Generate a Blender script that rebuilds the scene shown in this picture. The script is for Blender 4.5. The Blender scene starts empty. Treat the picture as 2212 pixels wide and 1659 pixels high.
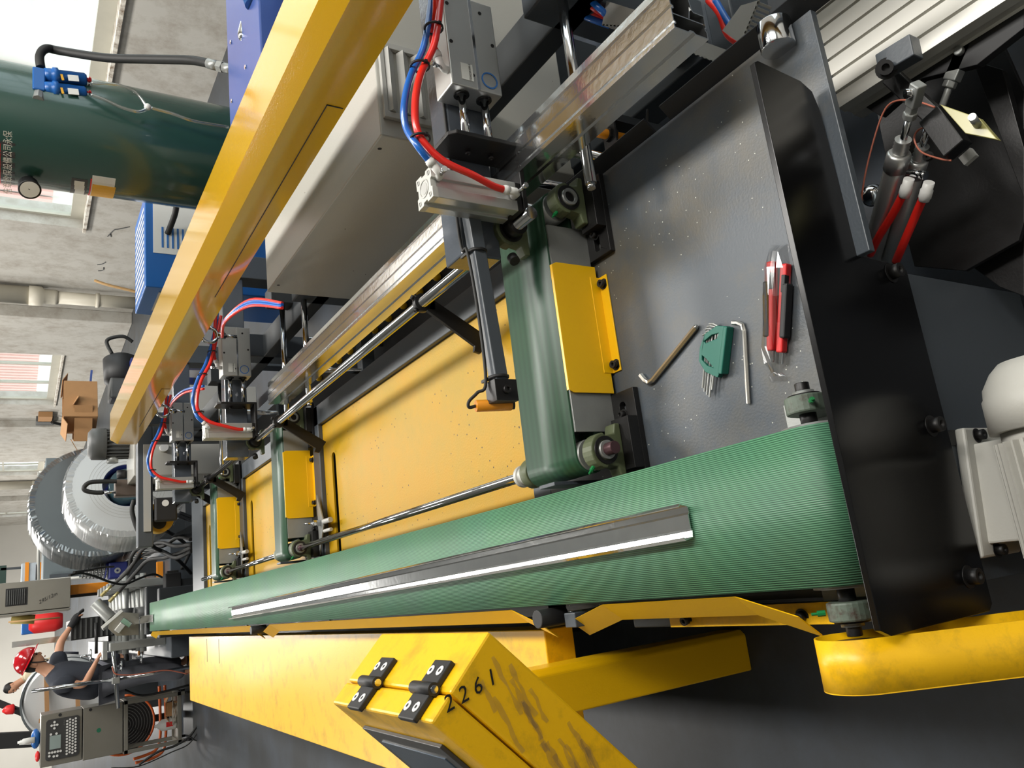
import bpy, bmesh, math, random
from mathutils import Vector, Matrix, Quaternion
from mathutils.geometry import tessellate_polygon
random.seed(7)
sc = bpy.context.scene
COL = sc.collection
# ------------------------------------------------------------------ camera
F_PX = 1691.0
CAM_H = 1.70
PITCH, YAW, ROLL = 0.557444, 0.286956, -0.0334426
_fw = Vector((math.sin(YAW)*math.cos(PITCH), math.cos(YAW)*math.cos(PITCH), -math.sin(PITCH)))
_r = _fw.cross(Vector((0, 0, 1))).normalized()
_d = _fw.cross(_r)
_c, _s = math.cos(ROLL), math.sin(ROLL)
_r2 = _r*_c + _d*_s
_d2 = _d*_c - _r*_s
AX, AY, AZ = _d2, -_r2, _fw           # the camera is held on its side: picture x runs downwards
cd = bpy.data.cameras.new('camera')
cam = bpy.data.objects.new('camera', cd)
COL.objects.link(cam)
cd.sensor_width = 36.0
cd.lens = F_PX*36.0/2212.0
cd.clip_start = 0.02
cd.clip_end = 300
Mc = Matrix.Identity(4)
for i in range(3):
    Mc[i][0] = AX[i]; Mc[i][1] = -AY[i]; Mc[i][2] = -AZ[i]
Mc[0][3], Mc[1][3], Mc[2][3] = 0, 0, CAM_H
cam.matrix_world = Mc
sc.camera = cam
# ------------------------------------------------------------------ sky, lamps, exposure
w = bpy.data.worlds.new('sky'); sc.world = w; w.use_nodes = True
bg = w.node_tree.nodes['Background']
bg.inputs[0].default_value = (0.92, 0.96, 1.0, 1)
bg.inputs[1].default_value = 4.5
sc.view_settings.view_transform = 'Standard'
sc.view_settings.look = 'None'
sc.view_settings.exposure = 0.0
sc.view_settings.gamma = 1.0
sc.view_settings.use_curve_mapping = False
sc.cycles.max_bounces = 7
sc.cycles.diffuse_bounces = 3
sc.cycles.glossy_bounces = 4
sc.cycles.transparent_max_bounces = 12
sc.cycles.sample_clamp_indirect = 6
sc.cycles.use_denoising = True
def lamp(x, y, z, sx, sy, power, col=(1, .97, .92)):
    l = bpy.data.lights.new('skylight_lamp', 'AREA'); l.shape = 'RECTANGLE'
    l.size = sx; l.size_y = sy; l.energy = power; l.color = col
    o = bpy.data.objects.new('skylight_lamp', l); COL.objects.link(o); o.location = (x, y, z)
    return o
for lx, ly, p in ((2.8, -1.0, 280), (2.8, 3.0, 250), (2.6, 8.0, 300), (-2.5, 4.5, 30), (-2.5, 10.5, 200), (2.6, 14.0, 330), (0.0, 21.0, 800), (0, 31, 1100), (-3, 41, 1500)):
    lamp(lx, ly, 5.8, 1.0, 3.2, p)

# ------------------------------------------------------------------ measuring: a pixel of the 2212x1659 photograph on a world plane
def P(px, py, X=None, Y=None, Z=None):
    d = AX*((px-1106.0)/F_PX) + AY*((py-829.5)/F_PX) + AZ
    if Z is not None: t = (Z-CAM_H)/d.z
    elif X is not None: t = X/d.x
    else: t = Y/d.y
    return Vector((d.x*t, d.y*t, CAM_H + d.z*t))
# ------------------------------------------------------------------ materials
def lin(c):
    return tuple(((v/255)/12.92 if v/255 <= .04045 else ((v/255+.055)/1.055)**2.4) for v in c)
MATS = {}
def mat(name, col, rough=.5, metal=0.0, var=.12, vscale=6, dirt=None, dscale=14, damt=.0, bump=0.0, bscale=120, spec=.5, coat=0, wear=None):
    m = bpy.data.materials.new(name); m.use_nodes = True
    nt = m.node_tree; N = nt.nodes; L = nt.links
    b = N['Principled BSDF']
    b.inputs['Roughness'].default_value = rough
    b.inputs['Metallic'].default_value = metal
    b.inputs['Specular IOR Level'].default_value = spec
    b.inputs['Coat Weight'].default_value = coat
    b.inputs['Coat Roughness'].default_value = .08
    c = lin(col)
    tc = N.new('ShaderNodeTexCoord')
    n1 = N.new('ShaderNodeTexNoise'); n1.inputs['Scale'].default_value = vscale; n1.inputs['Detail'].default_value = 6
    L.new(tc.outputs['Object'], n1.inputs['Vector'])
    mx = N.new('ShaderNodeMix'); mx.data_type = 'RGBA'
    mx.inputs[6].default_value = (*[x*(1-var) for x in c], 1)
    mx.inputs[7].default_value = (*[min(1, x*(1+var)) for x in c], 1)
    L.new(n1.outputs['Fac'], mx.inputs[0])
    out = mx.outputs[2]
    if dirt:
        n2 = N.new('ShaderNodeTexNoise'); n2.inputs['Scale'].default_value = dscale; n2.inputs['Detail'].default_value = 9; n2.inputs['Roughness'].default_value = .7
        L.new(tc.outputs['Object'], n2.inputs['Vector'])
        r = N.new('ShaderNodeValToRGB'); r.color_ramp.elements[0].position = .5-damt*.5+.06; r.color_ramp.elements[1].position = .62-damt*.3+.1
        L.new(n2.outputs['Fac'], r.inputs[0])
        m2 = N.new('ShaderNodeMix'); m2.data_type = 'RGBA'
        L.new(r.outputs[0], m2.inputs[0]); L.new(out, m2.inputs[6]); m2.inputs[7].default_value = (*lin(dirt), 1)
        out = m2.outputs[2]
    if wear:      # small specks
        v = N.new('ShaderNodeTexVoronoi'); v.inputs['Scale'].default_value = wear[1]
        L.new(tc.outputs['Object'], v.inputs['Vector'])
        r = N.new('ShaderNodeMath'); r.operation = 'LESS_THAN'; r.inputs[1].default_value = wear[2]
        L.new(v.outputs['Distance'], r.inputs[0])
        v2 = N.new('ShaderNodeTexNoise'); v2.inputs['Scale'].default_value = 5
        L.new(tc.outputs['Object'], v2.inputs['Vector'])
        g = N.new('ShaderNodeMath'); g.operation = 'GREATER_THAN'; g.inputs[1].default_value = .5
        L.new(v2.outputs['Fac'], g.inputs[0])
        mu = N.new('ShaderNodeMath'); mu.operation = 'MULTIPLY'
        L.new(r.outputs[0], mu.inputs[0]); L.new(g.outputs[0], mu.inputs[1])
        m3 = N.new('ShaderNodeMix'); m3.data_type = 'RGBA'
        L.new(mu.outputs[0], m3.inputs[0]); L.new(out, m3.inputs[6]); m3.inputs[7].default_value = (*lin(wear[0]), 1)
        out = m3.outputs[2]
    L.new(out, b.inputs['Base Color'])
    if bump:
        n3 = N.new('ShaderNodeTexNoise'); n3.inputs['Scale'].default_value = bscale; n3.inputs['Detail'].default_value = 3
        L.new(tc.outputs['Object'], n3.inputs['Vector'])
        bp = N.new('ShaderNodeBump'); bp.inputs['Strength'].default_value = bump; bp.inputs['Distance'].default_value = .002
        L.new(n3.outputs['Fac'], bp.inputs['Height']); L.new(bp.outputs[0], b.inputs['Normal'])
    MATS[name] = m
    return m
yellow = mat('yellow_paint', (247, 192, 12), .32, 0, .05, 3, bump=.12, bscale=220)
yellow_panel = mat('yellow_panel', (190, 144, 6), .45, 0, .12, 4, dirt=(176, 142, 30), dscale=4, damt=.3, bump=.25, bscale=160, spec=.25, wear=((40, 34, 14), 38, .10))
yellow_worn = mat('yellow_worn', (246, 190, 14), .36, 0, .07, 4, dirt=(206, 160, 26), dscale=13, damt=.10, bump=.1, bscale=150)
yellow_gloss = mat('yellow_gloss', (236, 182, 22), .10, 0, .03, 2, coat=1.0, bump=.1, bscale=300)
deck_m = mat('deck_grey', (74, 81, 88), .38, 0, .10, 3, dirt=(94, 90, 80), dscale=2.6, damt=.24, bump=.15, bscale=200, wear=((200, 200, 188), 60, .075))
frame_m = mat('frame_grey', (72, 78, 84), .38, 0, .08, 5, bump=.1, bscale=160)
frame_dk = mat('frame_dark', (44, 48, 51), .45, 0, .1, 5)
frame_gloss = mat('frame_gloss', (78, 84, 92), .16, 0, .05, 5, bump=.25, bscale=90, coat=.5)
steel_lt = mat('bare_steel', (158, 160, 157), .42, .55, .12, 20, bump=.1, bscale=300)
chrome = mat('chrome', (205, 207, 210), .10, 1.0, .04, 8)
galv = mat('galvanised', (222, 224, 224), .13, .97, .10, 26, bump=.12, bscale=70)
alu = mat('aluminium', (205, 205, 202), .38, .85, .05, 20)
alu_lt = mat('aluminium_cast', (196, 196, 190), .5, .35, .06, 20, bump=.1, bscale=300)
black_ox = mat('black_oxide', (28, 27, 27), .42, .2, .2, 30, bump=.1, bscale=200)
black_plate = mat('black_plate', (12, 12, 13), .2, 0, .1, 6, spec=.3)
lip_m = mat('lip_black', (16, 17, 18), .5, 0, .1, 10, spec=.3)
black_m = mat('black_matte', (30, 30, 31), .55, 0, .15, 10)
olive = mat('olive_casting', (86, 94, 66), .5, 0, .12, 20, bump=.25, bscale=140)
casting_dirty = mat('casting_grey_green', (92, 104, 92), .5, 0, .3, 20, dirt=(60, 30, 20), dscale=30, damt=.1, bump=.2)
rubber = mat('rubber_hose', (28, 28, 27), .6, 0, .15, 30)
red_t = mat('red_tube', (240, 44, 34), .28, 0, .05, 10, coat=.3)
blue_t = mat('blue_tube', (28, 104, 196), .28, 0, .05, 10, coat=.3)
white_pl = mat('white_plastic', (225, 224, 220), .4, 0, .04, 10)
grey_pl = mat('grey_plastic', (176, 175, 170), .45, 0, .04, 10)
cream = mat('cabinet_cream', (182, 180, 172), .2, 0, .04, 4, bump=.15, bscale=240, wear=((80, 55, 30), 14, .03))
cream_top = mat('cabinet_top', (176, 172, 164), .2, 0, .05, 4, bump=.3, bscale=200)
motor_grey = mat('motor_grey', (190, 188, 180), .5, 0, .05, 12, bump=.15, bscale=200)
motor_dk = mat('motor_dark_grey', (82, 83, 82), .5, 0, .08, 12)
tank_green = mat('tank_green', (40, 72, 64), .22, 0, .06, 2, coat=.4)
blue_p = mat('blue_paint', (30, 96, 170), .35, 0, .05, 6)
blue_lt = mat('blue_sheet', (58, 82, 146), .35, 0, .05, 6)
blue_dk = mat('gearbox_blue', (34, 44, 110), .4, 0, .1, 8)
orange_p = mat('orange_paint', (228, 140, 22), .45, 0, .08, 6)
sensor_o = mat('sensor_orange', (236, 150, 30), .35, 0, .04, 10)
stainless = mat('stainless', (150, 147, 138), .38, .7, .07, 6, bump=.1, bscale=300)
wall_m = mat('rendered_wall', (182, 179, 171), .9, 0, .12, 1.6, dirt=(160, 154, 144), dscale=3.2, damt=.26, bump=.5, bscale=14)
wall_far_m = mat('far_wall', (205, 202, 194), .9, 0, .08, .8)
floor_m = mat('floor_epoxy', (64, 70, 78), .38, 0, .16, .9, dirt=(52, 54, 56), dscale=1.4, damt=.4, bump=.1, bscale=30, spec=.3)
ceil_m = mat('ceiling_white', (190, 190, 186), .8)
sill_m = mat('sill_white', (215, 210, 198), .7, 0, .1, 8, dirt=(120, 100, 80), dscale=9, damt=.25)
frame_win = mat('window_frame', (176, 173, 160), .5, 0, .1, 8)
pipe_m = mat('drain_pipe', (198, 192, 176), .5, 0, .05, 3)
skin_m = mat('skin', (198, 146, 116), .5, 0, .05, 10)
navy = mat('navy_shirt', (44, 48, 58), .8, 0, .15, 14)
trouser = mat('grey_trousers', (110, 112, 120), .85, 0, .12, 14)
beige = mat('beige_shirt', (200, 186, 156), .85, 0, .08, 14)
helmet = mat('red_helmet', (176, 14, 28), .16, 0, .03, 8, coat=.6)
glove = mat('dark_glove', (34, 34, 36), .8, 0, .2, 30)
hair_m = mat('hair', (24, 20, 18), .6)
cardboard = mat('cardboard', (168, 126, 84), .85, 0, .1, 12)
copper = mat('copper_cable', (176, 100, 78), .45, 0, .05)
orange_hose = mat('orange_hose', (206, 96, 40), .4)
coil_m = mat('coil_edge', (216, 218, 218), .34, .25, .04, 3)
coil_dk = mat('coil_wrap_dark', (96, 102, 104), .42, .3, .08, 3)
screen_m = mat('screen_glass', (70, 84, 98), .12, 0, .15, 4, coat=.6)
bezel = mat('bezel', (62, 62, 62), .35)
teal = mat('holder_teal', (22, 104, 88), .42, 0, .05)
green_cap = mat('green_cap', (20, 120, 62), .4)
pcb = mat('urethane_yellow', (176, 170, 110), .25, 0, .12, 12)
purple_br = mat('shaft_end', (88, 62, 66), .4, .5, .1)
ink = mat('marker_ink', (20, 18, 16), .6)
red_p = mat('red_plastic', (220, 40, 40), .4)
white_lbl = mat('label_white', (224, 224, 218), .6)
blue_lbl = mat('label_blue', (50, 110, 180), .6)
yel_lbl = mat('label_yellow', (228, 170, 40), .6)
green_btn = mat('green_dot', (30, 110, 80), .5)
wood = mat('bamboo', (176, 140, 92), .7, 0, .2, 20)
galv_flat = mat('galvanised_flat', (206, 204, 196), .33, .35, .05, 12)
brick_p = mat('pink_cladding', (214, 170, 160), .8, 0, .06, 4)
def belt_mat(name, c1, c2, pitch, depth=1.0, rough=.4, axis=0):
    m = bpy.data.materials.new(name); m.use_nodes = True
    nt = m.node_tree; N = nt.nodes; L = nt.links; b = N['Principled BSDF']
    tc = N.new('ShaderNodeTexCoord'); sx = N.new('ShaderNodeSeparateXYZ'); L.new(tc.outputs['Object'], sx.inputs[0])
    a = N.new('ShaderNodeMath'); a.operation = 'MULTIPLY'; a.inputs[1].default_value = 2*math.pi/pitch
    L.new(sx.outputs[axis], a.inputs[0])
    s = N.new('ShaderNodeMath'); s.operation = 'SINE'; L.new(a.outputs[0], s.inputs[0])
    mr = N.new('ShaderNodeMapRange'); mr.inputs[1].default_value = -1; mr.inputs[2].default_value = 1; L.new(s.outputs[0], mr.inputs[0])
    no = N.new('ShaderNodeTexNoise'); no.inputs['Scale'].default_value = 4; no.inputs['Detail'].default_value = 4
    L.new(tc.outputs['Object'], no.inputs['Vector'])
    mx = N.new('ShaderNodeMix'); mx.data_type = 'RGBA'; mx.inputs[6].default_value = (*lin(c1), 1); mx.inputs[7].default_value = (*lin(c2), 1)
    L.new(mr.outputs[0], mx.inputs[0])
    m2 = N.new('ShaderNodeMix'); m2.data_type = 'RGBA'; m2.blend_type = 'MULTIPLY'; m2.inputs[0].default_value = .35
    L.new(mx.outputs[2], m2.inputs[6]); L.new(no.outputs['Color'], m2.inputs[7])
    L.new(m2.outputs[2], b.inputs['Base Color'])
    bp = N.new('ShaderNodeBump'); bp.inputs['Strength'].default_value = .35*depth; bp.inputs['Distance'].default_value = .001
    L.new(mr.outputs[0], bp.inputs['Height']); L.new(bp.outputs[0], b.inputs['Normal'])
    b.inputs['Roughness'].default_value = rough
    return m
belt_rib = belt_mat('belt_ribbed_green', (44, 88, 64), (104, 162, 124), .0034, 1, .42)
belt_flat = belt_mat('belt_smooth_green', (40, 76, 54), (48, 88, 64), .02, .1, .38, 1)
def glass_mat(name, tint, alpha, rough=.03):
    m = bpy.data.materials.new(name); m.use_nodes = True
    nt = m.node_tree; N = nt.nodes; L = nt.links
    for n in list(N): N.remove(n)
    o = N.new('ShaderNodeOutputMaterial'); mx = N.new('ShaderNodeMixShader'); t = N.new('ShaderNodeBsdfTransparent')
    g = N.new('ShaderNodeBsdfGlossy'); g.inputs['Roughness'].default_value = rough
    t.inputs[0].default_value = (*tint, 1); mx.inputs[0].default_value = alpha
    L.new(t.outputs[0], mx.inputs[1]); L.new(g.outputs[0], mx.inputs[2]); L.new(mx.outputs[0], o.inputs[0])
    return m
glass = glass_mat('window_glass', (.86, .9, .9), .10)
film = glass_mat('clear_film', (.93, .93, .93), .2, .12)
clear_hose = glass_mat('clear_tube', (.82, .86, .84), .35, .15)

# ------------------------------------------------------------------ mesh builder
def V(*a): return Vector(a)
def smooth_path(pts, n=6):
    pts = [Vector(p) for p in pts]
    if len(pts) < 3: return pts
    out = []
    for i in range(len(pts)-1):
        p0 = pts[max(i-1, 0)]; p1 = pts[i]; p2 = pts[i+1]; p3 = pts[min(i+2, len(pts)-1)]
        for k in range(n):
            t = k/n
            out.append(.5*((2*p1)+(p2-p0)*t+(2*p0-5*p1+4*p2-p3)*t*t+(3*p1-p0-3*p2+p3)*t**3))
    out.append(pts[-1])
    return out
class MB:
    def __init__(s): s.v = []; s.f = []; s.sm = []
    def add(s, vs, fs, sm=False):
        o = len(s.v); s.v += [Vector(v) for v in vs]
        for i, f in enumerate(fs):
            s.f.append([o+k for k in f]); s.sm.append(sm if isinstance(sm, bool) else sm[i])
        return s
    def box(s, x0, x1, y0, y1, z0, z1):
        vs = [(x, y, z) for z in (z0, z1) for y in (y0, y1) for x in (x0, x1)]
        return s.add(vs, [(0, 2, 3, 1), (4, 5, 7, 6), (0, 1, 5, 4), (2, 6, 7, 3), (0, 4, 6, 2), (1, 3, 7, 5)])
    def obox(s, c, size, q=None):
        hx, hy, hz = [k/2 for k in size]; c = Vector(c)
        vs = []
        for z in (-hz, hz):
            for y in (-hy, hy):
                for x in (-hx, hx):
                    p = Vector((x, y, z))
                    if q is not None: p = q @ p
                    vs.append(c+p)
        return s.add(vs, [(0, 2, 3, 1), (4, 5, 7, 6), (0, 1, 5, 4), (2, 6, 7, 3), (0, 4, 6, 2), (1, 3, 7, 5)])
    def bar(s, p0, p1, w, h, up=(0, 0, 1)):
        p0 = Vector(p0); p1 = Vector(p1); d = (p1-p0); L_ = d.length; d.normalize()
        side = d.cross(Vector(up)).normalized(); u = side.cross(d)
        q = Matrix((d, side, u)).transposed()
        return s.obox((p0+p1)/2, (L_, w, h), q)
    def cyl(s, p0, p1, r, n=20, r2=None, cap=True):
        p0 = Vector(p0); p1 = Vector(p1); d = (p1-p0).normalized()
        a = d.orthogonal().normalized(); b = d.cross(a); r2 = r if r2 is None else r2
        vs = []
        for p, rr in ((p0, r), (p1, r2)):
            for i in range(n):
                t = 2*math.pi*i/n; vs.append(p+(a*math.cos(t)+b*math.sin(t))*rr)
        fs = [(i, (i+1) % n, n+(i+1) % n, n+i) for i in range(n)]; sm = [n > 8]*n
        if cap: fs += [tuple(range(n-1, -1, -1)), tuple(range(n, 2*n))]; sm += [False, False]
        return s.add(vs, fs, sm)
    def ring(s, p0, p1, ro, ri, n=28):
        p0 = Vector(p0); p1 = Vector(p1); d = (p1-p0).normalized()
        a = d.orthogonal().normalized(); b = d.cross(a); vs = []
        for p, rr in ((p0, ro), (p1, ro), (p1, ri), (p0, ri)):
            for i in range(n):
                t = 2*math.pi*i/n; vs.append(p+(a*math.cos(t)+b*math.sin(t))*rr)
        fs = []; sm = []
        for k in range(4):
            for i in range(n):
                j = (i+1) % n; k2 = (k+1) % 4
                fs.append((k*n+i, k*n+j, k2*n+j, k2*n+i)); sm.append(k in (0, 2))
        return s.add(vs, fs, sm)
    def tube(s, pts, r, n=10, sm=True, path=True, k=6):
        pts = smooth_path(pts, k) if path else [Vector(p) for p in pts]
        q = []
        for p in pts:
            if not q or (p-q[-1]).length > 1e-5: q.append(p)
        pts = q
        t0 = (pts[1]-pts[0]).normalized(); a = t0.orthogonal().normalized(); vs = []
        for i, p in enumerate(pts):
            t = (pts[min(i+1, len(pts)-1)]-pts[max(i-1, 0)]).normalized()
            a = (a-t*a.dot(t)).normalized(); b = t.cross(a)
            rr = r[i] if isinstance(r, list) else r
            for j in range(n):
                an = 2*math.pi*j/n; vs.append(p+(a*math.cos(an)+b*math.sin(an))*rr)
        fs = []; sms = []
        for i in range(len(pts)-1):
            for j in range(n):
                fs.append((i*n+j, i*n+(j+1) % n, (i+1)*n+(j+1) % n, (i+1)*n+j)); sms.append(sm)
        m = len(pts)-1
        fs += [tuple(range(n-1, -1, -1)), tuple(m*n+j for j in range(n))]; sms += [False, False]
        return s.add(vs, fs, sms)
    def prism(s, poly, ext, sm=False):
        poly = [Vector(p) for p in poly]; ext = Vector(ext); n = len(poly)
        vs = poly+[p+ext for p in poly]
        fs = [tuple(range(n-1, -1, -1)), tuple(range(n, 2*n))]+[(i, (i+1) % n, n+(i+1) % n, n+i) for i in range(n)]
        return s.add(vs, fs, [False, False]+[sm]*n)
    def plate(s, outer, holes, o, u, v, th):
        """flat plate with real holes: 2D outlines in the frame o,u,v, thickness along u x v"""
        o = Vector(o); u = Vector(u); v = Vector(v); nrm = u.cross(v).normalized()*th
        loops = [outer]+holes
        pts = [Vector((x, y, 0)) for l in loops for x, y in l]
        tri = tessellate_polygon([[Vector((x, y, 0)) for x, y in l] for l in loops])
        N_ = len(pts); vs = [o+u*p.x+v*p.y for p in pts]; vs += [p+nrm for p in vs]
        fs = [tuple(reversed(t)) for t in tri]+[tuple(N_+k for k in t) for t in tri]; b = 0
        for l in loops:
            n = len(l)
            for i in range(n): fs.append((b+i, b+(i+1) % n, N_+b+(i+1) % n, N_+b+i))
            b += n
        return s.add(vs, fs)
    def lathe(s, prof, p, axis, n=32, cap=True):
        p = Vector(p); d = Vector(axis).normalized(); a = d.orthogonal().normalized(); b = d.cross(a); vs = []
        for h, r in prof:
            for i in range(n):
                t = 2*math.pi*i/n; vs.append(p+d*h+(a*math.cos(t)+b*math.sin(t))*r)
        m = len(prof); fs = []; sm = []
        for k in range(m-1):
            for i in range(n): fs.append((k*n+i, k*n+(i+1) % n, (k+1)*n+(i+1) % n, (k+1)*n+i)); sm.append(True)
        if cap: fs += [tuple(range(n-1, -1, -1)), tuple((m-1)*n+i for i in range(n))]; sm += [False, False]
        return s.add(vs, fs, sm)
    def ball(s, c, r, n=14, sc3=(1, 1, 1), q=None):
        vs = []; m = n//2; c = Vector(c)
        for i in range(m+1):
            ph = math.pi*i/m
            for j in range(n):
                t = 2*math.pi*j/n
                p = Vector((r*math.sin(ph)*math.cos(t)*sc3[0], r*math.sin(ph)*math.sin(t)*sc3[1], r*math.cos(ph)*sc3[2]))
                vs.append(c+(q @ p if q is not None else p))
        fs = [(i*n+j, (i+1)*n+j, (i+1)*n+(j+1) % n, i*n+(j+1) % n) for i in range(m) for j in range(n)]
        return s.add(vs, fs, True)
WORG = {}
def thing(name, label, cat, loc, group=None):
    o = bpy.data.objects.new(name, None); COL.objects.link(o); o.location = loc
    o.empty_display_size = .05
    o['label'] = label; o['category'] = cat
    if group: o['group'] = group
    WORG[o.name] = tuple(loc)
    return o
def _build(s, name, m, parent=None, bevel=0, label=None, kind=None, cat=None, group=None):
    me = bpy.data.meshes.new(name)
    me.from_pydata([tuple(v) for v in s.v], [], s.f)
    bm = bmesh.new(); bm.from_mesh(me)
    for i, f in enumerate(bm.faces): f.smooth = s.sm[i]
    bmesh.ops.recalc_face_normals(bm, faces=bm.faces)
    bm.to_mesh(me); bm.free()
    me.materials.append(m)
    o = bpy.data.objects.new(name, me); COL.objects.link(o)
    if parent is not None:
        o.parent = parent; o.matrix_parent_inverse = Matrix.Translation(-Vector(WORG[parent.name]))
    WORG[o.name] = (0, 0, 0)
    if bevel:
        bv = o.modifiers.new('bevel', 'BEVEL'); bv.width = bevel; bv.segments = 2; bv.limit_method = 'ANGLE'; bv.angle_limit = math.radians(40)
    if label: o['label'] = label
    if kind: o['kind'] = kind
    if cat: o['category'] = cat
    if group: o['group'] = group
    return o
MB.build = _build
def struct(name, m, mb, bevel=0):
    return mb.build(name, m, None, bevel=bevel, kind='structure')
def copy_tree(src, delta, label, group=None):
    r = src.copy(); COL.objects.link(r); r.location = src.location+Vector(delta); r['label'] = label
    if group: r['group'] = group
    WORG[r.name] = tuple(r.location)
    def rec(a, b):
        for ch in a.children:
            c = ch.copy(); COL.objects.link(c); c.parent = b; c.matrix_parent_inverse = ch.matrix_parent_inverse.copy(); rec(ch, c)
    rec(src, r)
    return r
# shared bolt mesh: head along +Z, seat at z=0
def _bolt_mesh():
    mb = MB()
    mb.ring((0, 0, 0), (0, 0, .12), 1.45, .3, 20)
    mb.ring((0, 0, .12), (0, 0, 1.5), 1.0, .52, 20)
    mb.cyl((0, 0, .1), (0, 0, .8), .55, 6)
    o = mb.build('bolt', black_ox); me = o.data
    bpy.data.objects.remove(o)
    return me
BOLT = _bolt_mesh()
def bolt(parent, pos, axis, r=.009, name='bolt', m=None):
    o = bpy.data.objects.new(name, BOLT); COL.objects.link(o)
    o.parent = parent; o.matrix_parent_inverse = Matrix.Translation(-Vector(WORG[parent.name]))
    o.rotation_mode = 'QUATERNION'
    o.rotation_quaternion = Vector((0, 0, 1)).rotation_difference(Vector(axis)); o.location = pos; o.scale = (r, r, r)
    WORG[o.name] = tuple(0 for _ in range(3))
    return o
def text_mesh(name, body, size, loc, xdir, ydir, m, parent, extrude=.0004, align='CENTER', shear=0):
    cu = bpy.data.curves.new(name, 'FONT'); cu.body = body; cu.size = size; cu.align_x = align; cu.align_y = 'CENTER'; cu.extrude = extrude; cu.shear = shear
    cu.resolution_u = 2
    t = bpy.data.objects.new('t', cu); COL.objects.link(t)
    dg = bpy.context.evaluated_depsgraph_get()
    me = bpy.data.meshes.new_from_object(t.evaluated_get(dg)); bpy.data.objects.remove(t)
    x = Vector(xdir).normalized(); z = x.cross(Vector(ydir)).normalized(); y = z.cross(x)
    R = Matrix((x, y, z)).transposed().to_4x4(); me.transform(Matrix.Translation(Vector(loc)+z*.0006) @ R)
    me.materials.clear(); me.materials.append(m)
    o = bpy.data.objects.new(name, me); COL.objects.link(o)
    if parent is not None:
        o.parent = parent; o.matrix_parent_inverse = Matrix.Translation(-Vector(WORG[parent.name]))
    WORG[o.name] = (0, 0, 0)
    return o
def rrect(x0, x1, y0, y1, r, n=5):
    pts = []
    for cx, cy, a0 in ((x1-r, y1-r, 0), (x0+r, y1-r, 90), (x0+r, y0+r, 180), (x1-r, y0+r, 270)):
        for i in range(n+1):
            a = math.radians(a0+90*i/n); pts.append((cx+r*math.cos(a), cy+r*math.sin(a)))
    return pts

# ================================================================== SETTING
XW = 5.7
ZW0, ZW1 = 1.19, 3.3
mb = MB(); mb.box(-9, XW+.3, -4, 50, -.1, 0); struct('floor', floor_m, mb)
mb = MB(); mb.box(-9, XW+.3, -4, 50, 6.2, 6.4); struct('ceiling', ceil_m, mb)
WINS = [(-3.2, 2.8), (3.6, 12.0), (18.0, 22.6), (30.5, 33.0), (35.0, 36.0), (43.0, 44.6)]  # first window is out of view, added to brighten the near right corner
mb = MB(); T = .35
mb.box(XW, XW+T, -4, 50, 0, 1.02); mb.box(XW, XW+T, -4, 50, ZW1, 6.2)
yy = -4
for a, b in WINS: mb.box(XW, XW+T, yy, a, 1.02, ZW1); yy = b
mb.box(XW, XW+T, yy, 50, 1.02, ZW1)
struct('wall_right', wall_m, mb)
mb = MB(); mb.box(-9, XW+T, 48, 48.3, 0, 6.2); struct('wall_far', wall_far_m, mb)
mb = MB(); mb.box(-9.3, -9, -4, 50, 0, 6.2); struct('wall_left', wall_far_m, mb)
mb = MB(); mb.box(-9, XW+T, -4.3, -4, 0, 6.2); struct('wall_back', wall_far_m, mb)
n = 0
for wi, (a, b) in enumerate(WINS):
    n += 1
    mb = MB(); fw = .07; x0, x1 = XW+.14, XW+.2
    mb.box(x0, x1, a, b, 1.02, 1.19); mb.box(x0, x1, a, b, ZW1-fw, ZW1)
    mb.box(x0, x1, a, a+fw, 1.19, ZW1); mb.box(x0, x1, b-fw, b, 1.19, ZW1)
    k = max(1, round((b-a)/1.6)); step = (b-a)/k
    for i in range(1, k): mb.box(x0, x1, a+i*step-.035, a+i*step+.035, 1.19, ZW1)
    mb.box(x0+.01, x1-.01, a, b, 2.2, 2.25)
    wo = struct('window_%d' % n, frame_win, mb)
    for i in range(k):
        g = MB(); g.box(x0+.025, x0+.031, a+i*step+.035, a+(i+1)*step-.035, 1.19, ZW1-fw); g.build('pane', glass, wo)
mb = MB()
for a, b in WINS: mb.box(XW-.05, XW+.14, a-.06, b+.06, .985, 1.03)
struct('trim_1', sill_m, mb, .004)
mb = MB(); mb.box(XW-.22, XW, 15.4, 17.6, 0, 6.2); struct('trim_2', wall_m, mb, .01)
mb = MB(); mb.box(XW-.2, XW, 24.3, 26.2, 0, 6.2); mb.box(XW-.2, XW, 38, 39.4, 0, 6.2); struct('trim_3', wall_m, mb, .01)
# drain pipes on the right wall
def drain(y, r, zc, label):
    t = thing('drain_pipe', label, 'pipe', (XW-.16, y, 0))
    c = (XW-.02-r, y)
    m1 = MB(); m1.cyl((*c, 0), (*c, zc), r*.72, 24); m1.build('lower_pipe', pipe_m, t)
    m1 = MB(); m1.cyl((*c, zc+.35), (*c, 6.2), r, 24); m1.build('upper_pipe', pipe_m, t)
    m1 = MB(); m1.lathe([(0, r*.8), (.05, r*.84), (.2, r*.84), (.24, r*1.12), (.42, r*1.12)], (*c, zc), (0, 0, 1), 24); m1.build('socket', pipe_m, t)
    m1 = MB(); m1.ring((*c, .62), (*c, .68), r*.85, r*.72, 24); m1.build('pipe_clip', pipe_m, t)
drain(14.45, .15, 1.25, 'cream plastic drain pipe with a wide socket on the grey wall beside the pier')
drain(34.2, .15, .9, 'far pale drain pipe on the wall above the steel coil')
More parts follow.
